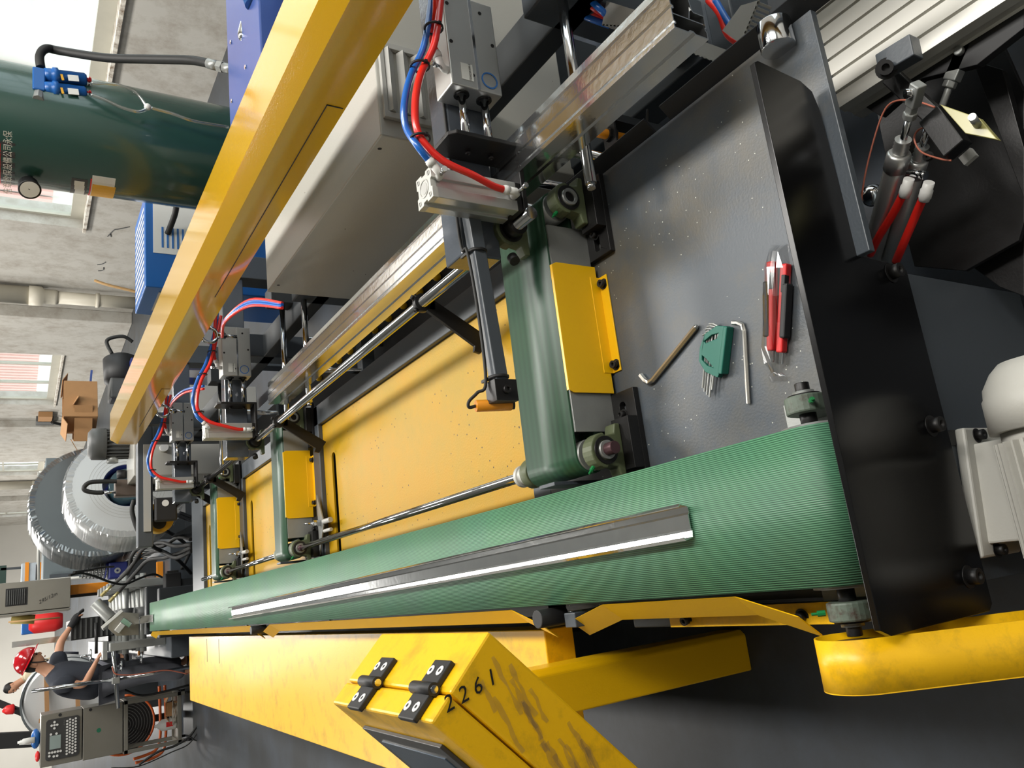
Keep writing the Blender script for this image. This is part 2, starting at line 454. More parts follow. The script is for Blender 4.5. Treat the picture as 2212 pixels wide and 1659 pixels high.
# neighbour building seen through the windows
bn = thing('neighbour_building', 'pale pink clad building seen bright through the windows', 'building', (11, 10, 0))
mb = MB(); mb.box(11, 14, 0, 46, 0, 2.6); mb.build('lower_wall', wall_far_m, bn)
mb = MB()
for i in range(70): mb.box(10.9, 10.97, 16+i*.42, 16.2+i*.42, 1.2, 7)
mb.build('cladding_ribs', brick_p, bn, kind='stuff')
mb = MB(); mb.box(10.97, 14, 15, 46, 2.6, 7); mb.build('upper_wall', brick_p, bn)
mb = MB(); mb.box(10.9, 11, 3, 15, 2.6, 2.9); mb.build('eaves', sill_m, bn)

# ================================================================== MACHINE TABLE
T0 = thing('machine_table', 'dark grey steel machine table with dusty deck and yellow infill panels', 'machine', (.4, 3, 0))
ZD = .57
mb = MB()
mb.plate([(-.09, .703), (.435, .703), (.435, .66), (.885, .66), (.885, 1.62), (-.09, 1.62)], [], (0, 0, .555), (1, 0, 0), (0, 1, 0), .015)
mb.build('deck_plate', deck_m, T0, .0015)
mb = MB(); mb.box(-.09, .43, .70, .72, .02, .553); mb.build('front_panel', frame_m, T0, .001)
mb = MB()
mb.box(.77, .86, 1.62, 6.42, .50, .575)
mb.box(-.1, .86, 1.62, 1.70, .50, .57); mb.box(-.1, .86, 3.36, 3.45, .50, .575); mb.box(-.1, .86, 4.80, 4.90, .50, .575); mb.box(-.1, .86, 6.0, 6.42, .50, .58)
mb.box(-.1, -.04, 1.62, 7.6, .50, .57)
mb.build('top_frame', frame_m, T0, .003)
panels = [(.0, 1.70, 3.36), (.0, 3.45, 4.80), (.0, 4.90, 6.0)]
for i, (zz, a, b) in enumerate(panels):
    o2 = (-.04, a, .548); H_ = []
    ys = b-a-.15
    H_ = [rrect(.22, .66, ys-.0, ys+.05, .024)]
    mb = MB(); mb.plate([(0, .002), (.808, .002), (.808, b-a-.002), (0, b-a-.002)], H_, o2, (1, 0, 0), (0, 1, 0), .008)
    mb.build('infill_panel', yellow_panel, T0)
for y in (.9, 1.66, 3.40, 4.85, 6.1):
    for x in (-.06, .80):
        if y < 1: continue
        mb = MB(); mb.box(x-.04, x+.04, y-.04, y+.04, 0, .50); mb.build('leg', frame_dk, T0)
mb = MB(); mb.box(.36, .43, .73, 1.6, .02, .55); mb.build('side_web', frame_m, T0)
# dark lip along the right side of the deck with its notch
mb = MB()
for a, b in ((.55, 1.02), (1.07, 1.36)):
    mb.prism([(.885, a, .555), (.916, a, .590), (.921, a, .586), (.892, a, .553)], (0, b-a, 0))
mb.build('side_lip', lip_m, T0)
rp = P(1668, 72, Z=.60)
mb = MB(); mb.cyl(rp+V(-.03, 0, -.008), rp+V(.022, 0, -.008), .030, 36); mb.build('chrome_roller', chrome, T0, .002)
# lower body of the machine, right side
mb = MB(); mb.box(.95, 1.10, 1.5, 6.3, .02, .12); mb.build('base_rail', frame_m, T0, .004)

# vertical glossy black plate
BP = thing('black_cover_plate', 'glossy black steel plate standing across the near end of the conveyor', 'plate', (.3, .70, .43))
Yp = .693
out = [(-.145+.0, .435), (.40, .435), (.418, .445), (.432, .50), (.447, .57), (.70, .57+.0), (.735, .575), (.752, .60), (.758, .70), (.745, .722), (-.130, .722), (-.145, .710)]
out = [(-.134, .70), (-.132, .448), (-.122, .436), (.425, .436), (.432, .448), (.437, .555), (.447, .566), (.70, .575), (.735, .585), (.748, .61), (.758, .712), (.752, .722), (-.124, .722)]
mb = MB(); mb.plate(out, [], (0, Yp, 0), (1, 0, 0), (0, 0, 1), .010)
mb.build('plate', black_plate, BP, .001)
for px, py in ((1925, 590), (2012, 920), (2092, 1246)):
    p = P(px, py, Y=Yp-.01); bolt(BP, p, (0, -1, 0), .0118)

# ================================================================== MAIN CONVEYOR
C0 = thing('belt_conveyor', 'long ribbed green belt conveyor running away from the camera', 'conveyor', (.053, 4.3, 0))
bx0, bx1, by0, by1, bz, br = -.066, .172, .755, 7.81, .645, .055
def belt_loop(x0, x1, y0, y1, z, r, th, axis='Y', n=14):
    """closed belt around two pulleys; axis = running direction"""
    prof = []
    for i in range(n+1):
        a = math.pi/2+math.pi*i/n; prof.append((y0+math.cos(a)*r, z+math.sin(a)*r))
    for i in range(n+1):
        a = -math.pi/2+math.pi*i/n; prof.append((y1+math.cos(a)*r, z+math.sin(a)*r))
    inner = []
    for i in range(n+1):
        a = math.pi/2+math.pi*i/n; inner.append((y0+math.cos(a)*(r-th), z+math.sin(a)*(r-th)))
    for i in range(n+1):
        a = -math.pi/2+math.pi*i/n; inner.append((y1+math.cos(a)*(r-th), z+math.sin(a)*(r-th)))
    m = len(prof); vs = []
    f3 = (lambda w_, u, v: (w_, u, v)) if axis == 'Y' else (lambda w_, u, v: (u, w_, v))
    for L_, w_ in ((prof, x0), (prof, x1), (inner, x1), (inner, x0)):
        vs += [f3(w_, u, v) for u, v in L_]
    fs = []; sm = []
    for k in range(4):
        for i in range(m):
            j = (i+1) % m; k2 = (k+1) % 4
            fs.append((k*m+i, k*m+j, k2*m+j, k2*m+i)); sm.append(k in (0, 2))
    mb = MB(); mb.add(vs, fs, sm); return mb
belt_loop(bx0, bx1, by0+.02, by1, bz, br, .005, 'Y').build('belt', belt_rib, C0)
for y in (by0+.02, by1):
    mb = MB(); mb.cyl((bx0-.004, y, bz), (bx1+.004, y, bz), br-.006, 36); mb.build('roller', steel_lt, C0)
mb = MB(); mb.box(bx0+.01, bx1-.01, by0+.12, by1-.1, .60, .64); mb.build('belt_bed', frame_m, C0)
for i in range(6):
    y = 1.8+i*1.1
    mb = MB(); mb.box(bx0+.03, bx1-.03, y-.03, y+.03, 0.0, .60); mb.build('leg', frame_m, C0)
def pillow(parent, c, ax, m=olive, prot=.0, endm=None, r=.031, w=.03, base=None, nip=True):
    """pillow block bearing; c = centre of the bore on the outer face plane, ax = +-Y or +-X unit axis"""
    c = Vector(c); ax = Vector(ax); u = Vector((0, 0, 1)).cross(ax); zb = base if base is not None else c.z-.045
    poly = []
    hz = zb-c.z
    pts2 = [(-.058, hz), (-.058, hz+.014), (-.036, hz+.02), (-.032, -.004)]
    for i in range(13):
        a = math.pi*(1-i/12); pts2.append((r*1.06*math.cos(a), r*1.06*math.sin(a)))
    pts2 += [(.032, -.004), (.036, hz+.02), (.058, hz+.014), (.058, hz)]
    mb = MB(); mb.prism([c+u*x+Vector((0, 0, y))-ax*w for x, y in pts2], ax*w)
    o = mb.build('pillow_block', m, parent, .003)
    mb = MB(); mb.ring(c-ax*.004, c+ax*.0025, r*.84, r*.62, 28); mb.build('seal_ring', black_ox, o)
    mb = MB(); mb.ring(c-ax*.004, c+ax*.008, r*.56, r*.38, 28); mb.build('inner_ring', steel_lt, o)
    if prot: mb = MB(); mb.cyl(c-ax*.01, c+ax*prot, r*.38, 20); mb.build('shaft_end', endm or black_ox, o, .001)
    if nip:
        g = c-ax*w*.5+u*(-r*.9)+Vector((0, 0, r*.72))
        mb = MB(); mb.cyl(g, g+(u*-1+Vector((0, 0, 1)))*.008, .0045, 8); mb.cyl(g, g+(u*-1+Vector((0, 0, 1)))*.014, .0022, 8); mb.build('grease_nipple', green_cap, o)
    return o
for sx, x in ((1, bx1+.052), (-1, bx0-.052)):
    pillow(C0, (x, by0+.02, .652), (sx, 0, 0), casting_dirty, .022, black_ox, .030, .028, .585)
    mb = MB(); mb.cyl((bx1 if sx > 0 else bx0, by0+.02, .652), (x-sx*.02, by0+.02, .652), .013, 20); mb.build('axle', black_ox, C0)
    mb = MB(); mb.box(min(x-sx*.05, x+sx*.01), max(x-sx*.05, x+sx*.01), .74, .87, .571, .585); mb.build('mount_plate', steel_lt, C0, .001)
# guide sheets and vertical guide rollers on the left of the belt
def guide(y0, y1, flare=.05):
    o = [(-.078, y0-.0, .655), (-.072, y0, .690)]
    mb = MB(); ys = [y0, y0+.12, y1-.12, y1]; dx = [-.035, 0, 0, -.03]
    vs = []
    for y, d in zip(ys, dx): vs += [(-.104+d, y, .642), (-.071+d, y, .688), (-.072+d, y, .690), (-.107+d, y, .643)]
    fs = []
    for i in range(3):
        for k in range(4): fs.append((i*4+k, i*4+(k+1) % 4, (i+1)*4+(k+1) % 4, (i+1)*4+k))
    fs += [(0, 1, 2, 3), (15, 14, 13, 12)]
    mb.add(vs, fs); return mb.build('guide_sheet', yellow, C0)
guide(.84, 1.44); guide(1.56, 4.0); guide(4.15, 7.85)
for y in (1.51, 4.08):
    mb = MB(); mb.cyl((-.092, y, .655), (-.092, y, .728), .020, 24); o = mb.build('guide_roller', black_m, C0, .002)
    mb = MB(); mb.cyl((-.092, y, .56), (-.092, y, .655), .007, 12); mb.build('roller_pin', chrome, o)
mb = MB(); mb.box(-.128, -.094, .80, 1.22, .600, .606); o = mb.build('side_bracket', yellow_worn, C0)
for y in (.90, 1.17): bolt(o, (-.114, y, .606), (-.25, 0, 1), .0085)
mb = MB(); mb.box(-.128, -.094, .80, 1.34, .572, .599); mb.box(-.115, -.085, 1.42, 1.46, .45, .69); mb.build('bracket_support', frame_m, C0, .002)

# ================================================================== CROSS CONVEYORS
def cross(label):
    t = thing('cross_conveyor', label, 'conveyor', (.53, 1.42, .57), 'short cross conveyors feeding the long belt')
    ya, yb = 1.325, 1.52; xl, xr, z, r = .238, .822, .660, .040
    belt_loop(ya, yb, xl, xr, z, r, .004, 'X').build('belt', belt_flat, t)
    for x in (xl, xr):
        mb = MB(); mb.cyl((x, ya-.004, z), (x, yb+.004, z), r-.005, 32); mb.build('roller', steel_lt, t)
    mb = MB(); mb.box(xl+.05, xr-.05, ya-.006, ya-.001, .585, .696); mb.build('side_plate', steel_lt, t)
    mb = MB(); mb.box(xl+.06, xr-.06, ya+.02, yb-.01, .63, .69); mb.build('belt_bed', frame_m, t)
    mb = MB(); mb.box(xl+.05, xr-.05, yb-.008, yb, .585, .692); mb.build('back_plate', frame_m, t)
    # guard
    g = MB(); a, b = .373, .677; th = .0025; yf = 1.314
    g.prism([(a, yf, .580), (b, yf, .580), (b, yf, .690), (b-.006, yf, .702), (a+.006, yf, .702), (a, yf, .690)], (0, -th, 0))
    g.box(a+.006, b-.006, yf-th, yf+.006, .7022, .7035)
    g.box(.42, .65, yf-.03, yf+.0, ZD+.001, ZD+.004)
    g.box(.42, .65, yf-.004, yf, ZD+.001, .60)
    go = g.build('guard', yellow, t, .0008)
    for x in (.436, .630): bolt(go, (x, yf-.017, ZD+.004), (0, -.1, 1), .0088)
    # slotted base plates and bearings
    for cx, s0, s1 in ((.245, .17, .37), (.80, .69, .883)):
        w0 = s1-s0
        mb = MB(); sl = rrect(w0*.08, w0*.36, .032, .052, .009) if cx > .5 else rrect(w0*.50, w0*.88, .032, .052, .009)
        mb.plate([(0, 0), (w0, 0), (w0, .085), (0, .085)], [sl], (s0, 1.243, ZD+.001), (1, 0, 0), (0, 1, 0), .014)
        bo = mb.build('slotted_base', black_ox, t, .001)
        bxx = .746 if cx > .5 else .318
        bolt(bo, (bxx, 1.285, ZD+.015), (0, 0, 1), .0085)
        mb = MB(); mb.box(cx-.05, cx+.062, 1.243, 1.30, ZD+.0155, .612); mb.build('riser', black_ox, bo, .001)
    pillow(t, (.238, 1.272, .660), (0, -1, 0), olive, .032, purple_br, .036, .034, .612)
    pillow(t, (.822, 1.272, .660), (0, -1, 0), olive, .0, None, .036, .034, .612)
    for x in (xl, xr):
        mb = MB(); mb.cyl((x, 1.27, z), (x, ya, z), .0135, 16); mb.build('stub_shaft', black_ox, t)
        mb = MB(); mb.cyl((x, yb, z), (x, yb+.05, z), .0135, 16); mb.build('stub_shaft', black_ox, t)
    mb = MB(); mb.lathe([(0, .036), (.03, .036)], (xl, yb+.012, z), (0, 1, 0)); mb.build('rear_bearing', olive, t, .002)
    mb = MB(); mb.lathe([(0, .027), (.012, .027), (.013, .0225), (.028, .0225), (.029, .027), (.040, .027)], (xl, yb+.045, z), (0, 1, 0)); mb.build('shaft_coupling', alu_lt, t, .001)
    mb = MB(); mb.box(.186, .194, 1.40, 1.46, .56, .712); mb.build('stop_tab', frame_m, t, .001)
    return t
X1 = cross('nearest cross conveyor with green belt beside the hex keys')
X2 = copy_tree(X1, (0, 2.165, 0), 'middle cross conveyor with green belt beyond the large yellow panel')
X3 = copy_tree(X1, (0, 3.585, 0), 'farthest cross conveyor with a narrow strip of green belt')
DS = thing('drive_shaft', 'long polished drive shaft linking the left ends of the cross conveyors', 'shaft', (.238, 3.3, .66))
for a, b in ((1.60, 3.49), (3.76, 4.91), (5.18, 5.6)):
    mb = MB(); mb.cyl((.238, a, .66), (.238, b, .66), .0125, 24); mb.build('shaft_section', chrome, DS)
# adjusting brackets with small cylinders beside panels
for i, y in enumerate((3.33, 4.78)):
    t = thing('adjuster_bracket', ['pointed steel bracket with small fitting over the slot in the big yellow panel', 'smaller pointed steel bracket over the slot of the second yellow panel'][i], 'bracket', (.33, y, .57), 'slot adjuster brackets')
    mb = MB(); mb.prism([(.20, y+.06, .585), (.31, y-.05, .60), (.345, y-.05, .60), (.46, y+.06, .585)], (0, 0, .005)); mb.build('bracket_plate', steel_lt, t)
    mb = MB(); mb.cyl((.33, y-.0, .60), (.33, y, .63), .014, 6); mb.cyl((.33, y, .63), (.33, y+.0, .67), .005, 10); mb.build('screw', chrome, t)
    for dx in (0, -.04): 
        mb = MB(); mb.cyl((.33+dx, y-.05, .60), (.33+dx, y-.115, .592), .011 if dx == 0 else .008, 14); mb.build('fitting', grey_pl, t, .001)

# ================================================================== SHAFT RAIL WITH FINGERS
SR = thing('lift_shaft', 'long chrome lifting shaft with black kicker fingers', 'shaft', (.765, 3.4, .775))
sx, sz = .762, .775
for a, b in ((1.262, 5.9),):
    mb = MB(); mb.cyl((sx, a, sz), (sx, b, sz), .0145, 28); mb.build('shaft', chrome, SR)
for y in [P(*q, Z=sz).y for q in ((907, 638), (602, 922), (452, 1022), (418, 1072))]:
    mb = MB(); mb.ring((sx, y-.018, sz), (sx, y+.0, sz), .026, .0145, 24)
    o = mb.build('clamp_collar', black_ox, SR, .001)
    bolt(o, (sx+.012, y-.010, sz+.024), (.4, 0, 1), .0062); bolt(o, (sx-.020, y-.010, sz+.018), (-1, 0, .9), .0062)
    q = [(sx-.02, .764), (sx-.012, .784), (sx-.06, .772), (sx-.185, .640), (sx-.165, .612), (sx-.150, .602), (sx-.158, .618), (sx-.165, .628), (sx-.06, .725)]
    q = [(sx-.004, .752), (sx-.016, .752), (sx-.155, .628), (sx-.165, .636), (sx-.172, .626), (sx-.150, .603), (sx-.135, .610), (sx+.014, .748)]
    mb = MB(); mb.prism([(sx+.010, y-.02, .746), (sx-.024, y-.02, .766), (sx-.118, y-.02, .628), (sx-.134, y-.02, .632), (sx-.140, y-.02, .612), (sx-.092, y-.02, .578)], (0, .012, 0))
    mb.build('kicker_finger', black_ox, SR, .001)
    mb = MB(); mb.box(sx-.020, sx+.006, y-.02, y-.0, .742, .758); mb.build('finger_root', black_ox, SR)

# ================================================================== CLAMP ARMS
def arm(label):
    t = thing('clamp_arm', label, 'machine arm', (1.0, 1.40, .85), 'pneumatic clamp arms over the shaft')
    y0, y1, z0, z1 = 1.364, 1.444, .80, .90
    mb = MB(); mb.box(.692, 1.62, y0, y1, z0, z1); mb.build('arm_tube', frame_gloss, t, .004)
    # upright wrapping plate and post
    mb = MB(); mb.box(1.58, 1.70, y0-.02, y1+.02, .02, .93); mb.build('arm_post', frame_m, t, .004)
    pillow(t, (.762, 1.350, .775), (0, -1, 0), olive, .03 if False else 0, None, .036, .03, None, False)
    mb = MB(); mb.ring((.762, 1.318, .775), (.762, 1.352, .775), .024, .0145, 24); mb.build('shaft_collar', black_ox, t)
    mb = MB(); mb.cyl((.70, 1.36, .775), (.685, 1.35, .775), .012, 16); mb.build('end_stud', black_m, t)
    # dual rod cylinder on the arm
    cy0, cy1, cz0, cz1 = 1.285, 1.362, .855, .99
    cx0 = 1.060
    mb = MB(); mb.box(cx0, 1.30, cy0, cy1-.002, .795, .925); o = mb.build('cylinder_body', alu, t, .003)
    mb = MB(); mb.box(cx0+.001, 1.299, cy0-.0008, cy0+.0008, .852, .859); mb.build('body_groove', chrome, o)
    for zz in (.828, .886):
        mb = MB(); mb.cyl((cx0+.01, 1.315, zz), (.930, 1.315, zz), .0095, 20); mb.build('piston_rod', chrome, t)
        mb = MB(); mb.ring((cx0-.003, 1.315, zz), (cx0+.002, 1.315, zz), .018, .011, 20); mb.build('rod_seal', black_ox, o)
    for xx, zz in ((1.095, .868), (1.17, .915), (1.19, .806), (1.27, .915), (1.27, .83)):
        mb = MB(); mb.cyl((xx, cy0-.001, zz), (xx, cy0+.002, zz), .0045, 12); mb.build('screw_hole', black_ox, o)
    # printed labels on the near face
    mb = MB(); mb.box(1.078, 1.120, cy0-.0012, cy0-.0004, .868, .898); l = mb.build('type_label', white_lbl, o)
    text_mesh('label_text', 'TDA25X100-S', .0072, (1.099, cy0-.0014, .876), (1, 0, 0), (0, 0, 1), ink, l, .0001)
    mb = MB(); mb.ring((1.092, cy0-.0014, .826), (1.092, cy0-.0006, .826), .021, .0175, 24); mb.build('round_label', blue_lbl, o)
    # end plate (black L bracket)
    mb = MB(); mb.plate([(1.262, .785), (1.360, .785), (1.360, .94), (1.345, .955), (1.277, .955), (1.262, .94)], [], (.930, 0, 0), (0, 1, 0), (0, 0, 1), -.010)
    br_ = mb.build('slide_bracket', black_ox, t, .002)
    mb = MB(); mb.box(.77, .93, 1.264, 1.345, .780, .792); mb.build('bracket_foot', black_ox, br_, .002)
    for zz in (.828, .886): bolt(br_, (.919, 1.315, zz), (-1, 0, 0), .006)
    # vertical clamp cylinder
    cx, cy = .798, 1.302; zb, zt = .793, 1.010; h = .034
    prof = [(-h, -h), (-.010, -h), (-.008, -h+.006), (.008, -h+.006), (.010, -h), (h, -h), (h, -.010), (h-.006, -.008), (h-.006, .008), (h, .010), (h, h), (.010, h), (.008, h-.006), (-.008, h-.006), (-.010, h), (-h, h), (-h, .010), (-h+.006, .008), (-h+.006, -.008), (-h, -.010)]
    mb = MB(); mb.prism([(cx+a, cy+b, zb+.012) for a, b in prof], (0, 0, zt-zb-.024)); co = mb.build('clamp_cylinder', alu, t, .001)
    mb = MB(); mb.prism([(cx+a*1.02, cy+b*1.02, zt-.012) for a, b in prof], (0, 0, .012)); mb.build('end_cap', alu_lt, co, .001)
    mb = MB(); mb.ring((cx, cy, zt), (cx, cy, zt+.0015), .020, .017, 28); mb.cyl((cx, cy, zt), (cx, cy, zt+.0008), .013, 24)
    for sx_ in (-1, 1):
        for sy_ in (-1, 1): mb.ring((cx+sx_*.024, cy+sy_*.024, zt), (cx+sx_*.024, cy+sy_*.024, zt+.0015), .0055, .0035, 12)
    mb.build('cap_rings', alu, co)
    mb = MB(); mb.cyl((cx, cy, zb+.012), (cx, cy, zb-.02), .009, 16); mb.build('piston', chrome, co)
    mb = MB(); mb.box(cx-h, cx+h, cy-h, cy+h, zb-.0, zb+.012); mb.build('foot_cap', black_ox, co, .001)
    # push-in elbows with flow screws
    def elbow(p, d1, d2, par):
        p = Vector(p); d1 = Vector(d1).normalized(); d2 = Vector(d2).normalized()
        m1 = MB(); m1.tube([p-d2*.002, p+d2*.012, p+d2*.018+d1*.006, p+d2*.018+d1*.026], .0085, 14, path=False); m1.build('elbow_fitting', white_pl, par)
        m1 = MB(); m1.lathe([(0, .010), (.01, .010), (.011, .0085), (.014, .0085)], p+d2*.018+d1*.024, d1, 18); m1.build('release_collar', white_pl, par)
        m1 = MB(); m1.cyl(p+d2*.018, p+d2*.046, .0042, 12); m1.cyl(p+d2*.040, p+d2*.052, .006, 10); m1.build('flow_screw', chrome, par)
        return p+d2*.018+d1*.036
    e1 = elbow((cx+.012, cy-h, zt-.018), (.65, -.1, .7), (-.2, -1, .25), co)
    e2 = elbow((cx+.0, cy-h, zb+.020), (0, .0, 1), (0, -1, -.0), co)
    e3 = elbow((1.10, cy0+.012, .925), (1, -.1, .35), (-.1, -.3, 1), o)
    top = Vector((1.25, 1.27, 1.05))
    mb = MB(); mb.tube([e1, e1+Vector((.022, -.006, .024)), (.905, 1.262, 1.058), (.955, 1.258, 1.060), (1.03, 1.258, 1.038), (1.11, 1.262, 1.0), (1.23, 1.275, .965), (1.34, 1.29, .94)], .0075, 10); mb.build('blue_air_tube', blue_t, t)
    mb = MB(); mb.tube([e2, e2+Vector((.0, -.006, .03)), (.809, 1.236, .929), (.832, 1.238, .998), (.880, 1.24, 1.042), (.945, 1.24, 1.045), (1.024, 1.24, 1.025), (1.108, 1.24, .985), (1.227, 1.245, .955), (1.34, 1.26, .93)], .0078, 10); mb.build('red_air_tube', red_t, t)
    mb = MB(); mb.tube([e3, e3+Vector((.03, 0, .006)), (1.21, 1.25, .965), (1.34, 1.25, .955)], .0075, 10); mb.build('red_air_tube', red_t, t)
    for p in ((.875, 1.245, 1.038), (1.05, 1.248, 1.02), (1.16, 1.252, .975)):
        p = Vector(p); mb = MB(); mb.ring(p+Vector((-.002, 0, 0)), p+Vector((.002, 0, 0)), .0215, .0175, 18); mb.obox(p+Vector((0, -.019, -.004)), (.006, .008, .006)); mb.build('cable_tie', black_m, t)
    return t
A1 = arm('nearest clamp arm with silver cylinder and red and blue air tubes')
A2 = copy_tree(A1, (0, 2.325, 0), 'middle clamp arm with red air tube curling to its small cylinder')
A3 = copy_tree(A1, (0, 3.773, 0), 'farthest clamp arm in front of the steel coil')
# lifting eyes beside arms 2 and 3
for i, (px, py, zz) in enumerate(((452, 724, 1.0), (352, 888, 1.0))):
    p = P(px, py, Z=zz); t = thing('lifting_eye', ['round chrome lifting eye above the middle arm', 'round chrome lifting eye above the farthest arm'][i], 'eye bolt', p, 'lifting eyes')
    mb = MB(); pts = [(p.x+math.cos(a)*.035, p.y, p.z+math.sin(a)*.035) for a in [2*math.pi*k/20 for k in range(21)]]
    mb.tube(pts, .008, 8, path=False); mb.build('ring', chrome, t)
    mb = MB(); mb.cyl((p.x, p.y, p.z-.07), (p.x, p.y, p.z-.035), .014, 14); mb.cyl((p.x, p.y, p.z-.12), (p.x, p.y, p.z-.07), .008, 12); mb.build('shank', chrome, t)

# sensor arm hanging off arm 1
S0 = thing('sensor_arm', 'slim grey square arm carrying a black bracket and orange sensor', 'sensor', (.62, 1.34, .80))
mb = MB(); mb.bar((.80, 1.346, .880), (.385, 1.330, .866), .030, .030); mb.build('square_tube', frame_m, S0, .002)
e = P(1072, 862, Z=.765)
mb = MB(); mb.box(.352, .398, 1.312, 1.352, .835, .888); mb.build('sensor_bracket', black_ox, S0, .001)
o = bolt(S0, (.374, 1.312, .864), (0, -1, .1), .0085)
mb = MB(); mb.cyl((.352, 1.362, .910), (.352, 1.345, .834), .0125, 20); so = mb.build('proximity_sensor', sensor_o, S0, .001)
mb = MB(); mb.cyl((.352, 1.345, .834), (.352, 1.343, .828), .0105, 20); mb.build('sensing_face', black_m, so)
mb = MB(); mb.tube([(.352, 1.362, .910), (.350, 1.365, .924), (.362, 1.362, .924), (.378, 1.352, .908), (.40, 1.340, .892), (.55, 1.338, .893), (.69, 1.343, .900), (.73, 1.362, .904), (1.1, 1.368, .904)], .0035, 8); mb.build('sensor_cable', rubber, S0)
for p in ((.405, 1.331, .867), (.69, 1.342, .877)):
    mb = MB(); mb.ring((p[0]-.003, p[1], p[2]), (p[0]+.003, p[1], p[2]), .0235, .0205, 8); mb.box(p[0]-.003, p[0]+.003, p[1]+.01, p[1]+.035, p[2]+.016, p[2]+.021); mb.build('cable_tie', black_m, S0)
# ================================================================== STEEL PROFILES
def rack_section():
    # open upright section with two compartments, outline in X,Z
    t = .0022
    o = [(0, 0), (.062, 0), (.062, .014), (.050, .020), (.050, .040), (.070, .046), (.070, .080), (.030, .080), (.026, .074), (.022, .080), (0, .080)]
    return o
pr = thing('steel_profile', 'long shiny galvanised steel profile resting on rods by the right rail', 'profile', (.89, 1.9, .712))
x0, z0, ya, yb = .860, .713, .768, 3.35
t_ = .0022
def shell(pts, th, ya, yb, closed=False):
    """thin sheet following a polyline in X,Z, extruded in Y"""
    pts = [Vector((a, 0, b)) for a, b in pts]; n = len(pts); L_ = []; R_ = []
    for i, p in enumerate(pts):
        a = pts[i-1] if (i > 0 or closed) else p; b = pts[(i+1) % n] if (i < n-1 or closed) else p
        d1 = (p-a).normalized() if (p-a).length > 0 else (b-p).normalized(); d2 = (b-p).normalized() if (b-p).length > 0 else d1
        n1 = Vector((-d1.z, 0, d1.x)); n2 = Vector((-d2.z, 0, d2.x)); m = (n1+n2); m = m.normalized() if m.length > 1e-6 else n1
        k = th/2/max(.4, m.dot(n1)); L_.append(p+m*k); R_.append(p-m*k)
    mb = MB(); vs = []
    for y in (ya, yb):
        vs += [q+Vector((0, y, 0)) for q in L_+R_]
    N2 = 2*n; fs = []
    rng = range(n if closed else n-1)
    for i in rng:
        j = (i+1) % n
        fs += [(i, j, N2+j, N2+i), (n+j, n+i, N2+n+i, N2+n+j), (i, j, n+j, n+i), (N2+j, N2+i, N2+n+i, N2+n+j)]
    if not closed: fs += [(0, n, N2+n, N2), (n-1, 2*n-1, N2+2*n-1, N2+n-1)]
    mb.add(vs, fs); return mb
sec = [(0, 0), (.014, 0), (.016, .003), (.020, .003), (.022, 0), (.046, 0), (.046, .024), (.050, .028), (.096, .034), (.096, .076), (.080, .078), (.078, .073), (.074, .073), (.072, .078), (.046, .078), (.044, .073), (.040, .073), (.038, .078), (.014, .078), (.012, .074), (.009, .074), (.007, .078), (0, .078), (0, .046), (.004, .042), (.004, .034), (0, .030)]
shell([(x0+a, z0+b) for a, b in sec], t_, ya, yb, True).build('outer_skin', galv, pr)
shell([(x0+.030, z0+.002), (x0+.030, z0+.076)], t_, ya+.002, yb-.002).build('middle_web', galv, pr)
shell([(x0+.032, z0+.036), (x0+.056, z0+.030)], t_, ya+.002, yb-.002).build('inner_lip', galv, pr)
# profile travelling on the belt
p2 = thing('steel_profile', 'shiny C shaped steel profile lying on the ribbed green belt', 'profile', (.06, 2, .702))
a = P(1480, 1088, Z=.702); b = P(1507, 1165, Z=.702); c = P(502, 1312, Z=.702); d = P(503, 1336, Z=.702)
axd = ((c+d)/2-(a+b)/2); Lp = axd.length; axd.normalize(); sd = Vector((axd.y, -axd.x, 0))
m_ = (a+b)/2; hw = .027
pts = [(-hw, .024), (-hw-.004, .020), (-hw, .003), (-.016, .001), (-.012, .004), (.012, .004), (.016, .001), (hw, .003), (hw+.004, .020), (hw, .024)]
mbx = shell([(x, z) for x, z in pts], .0018, 0, Lp)
mbx.v = [m_+sd*v.x+axd*v.y+Vector((0, 0, v.z)) for v in mbx.v]
mbx.build('channel', galv, p2)
# rods carrying the profile
RK = [(1.145, .784), (3.08, .80), (3.4, .80), (4.2, .80), (4.75, .80)]
for i, (y, xx) in enumerate(RK):
    lb = ['nearest chrome support rod sticking out under the profile', 'chrome support rod just beyond the cream cabinet', 'chrome support rod by the middle clamp arm', 'chrome support rod between the two far arms', 'farthest chrome support rod'][i]
    t = thing('support_rod', lb, 'rod', (1.1, y, .7), 'rods under the steel profile')
    mb = MB(); mb.cyl((xx, y, .698), (1.34, y, .698), .0125, 20); mb.cyl((xx-.012, y, .698), (xx, y, .698), .009, 16); mb.build('rod', chrome, t)
    mb = MB(); mb.box(1.34, 1.42, y-.05, y+.05, .64, .76); mb.build('rod_block', frame_dk, t, .004)

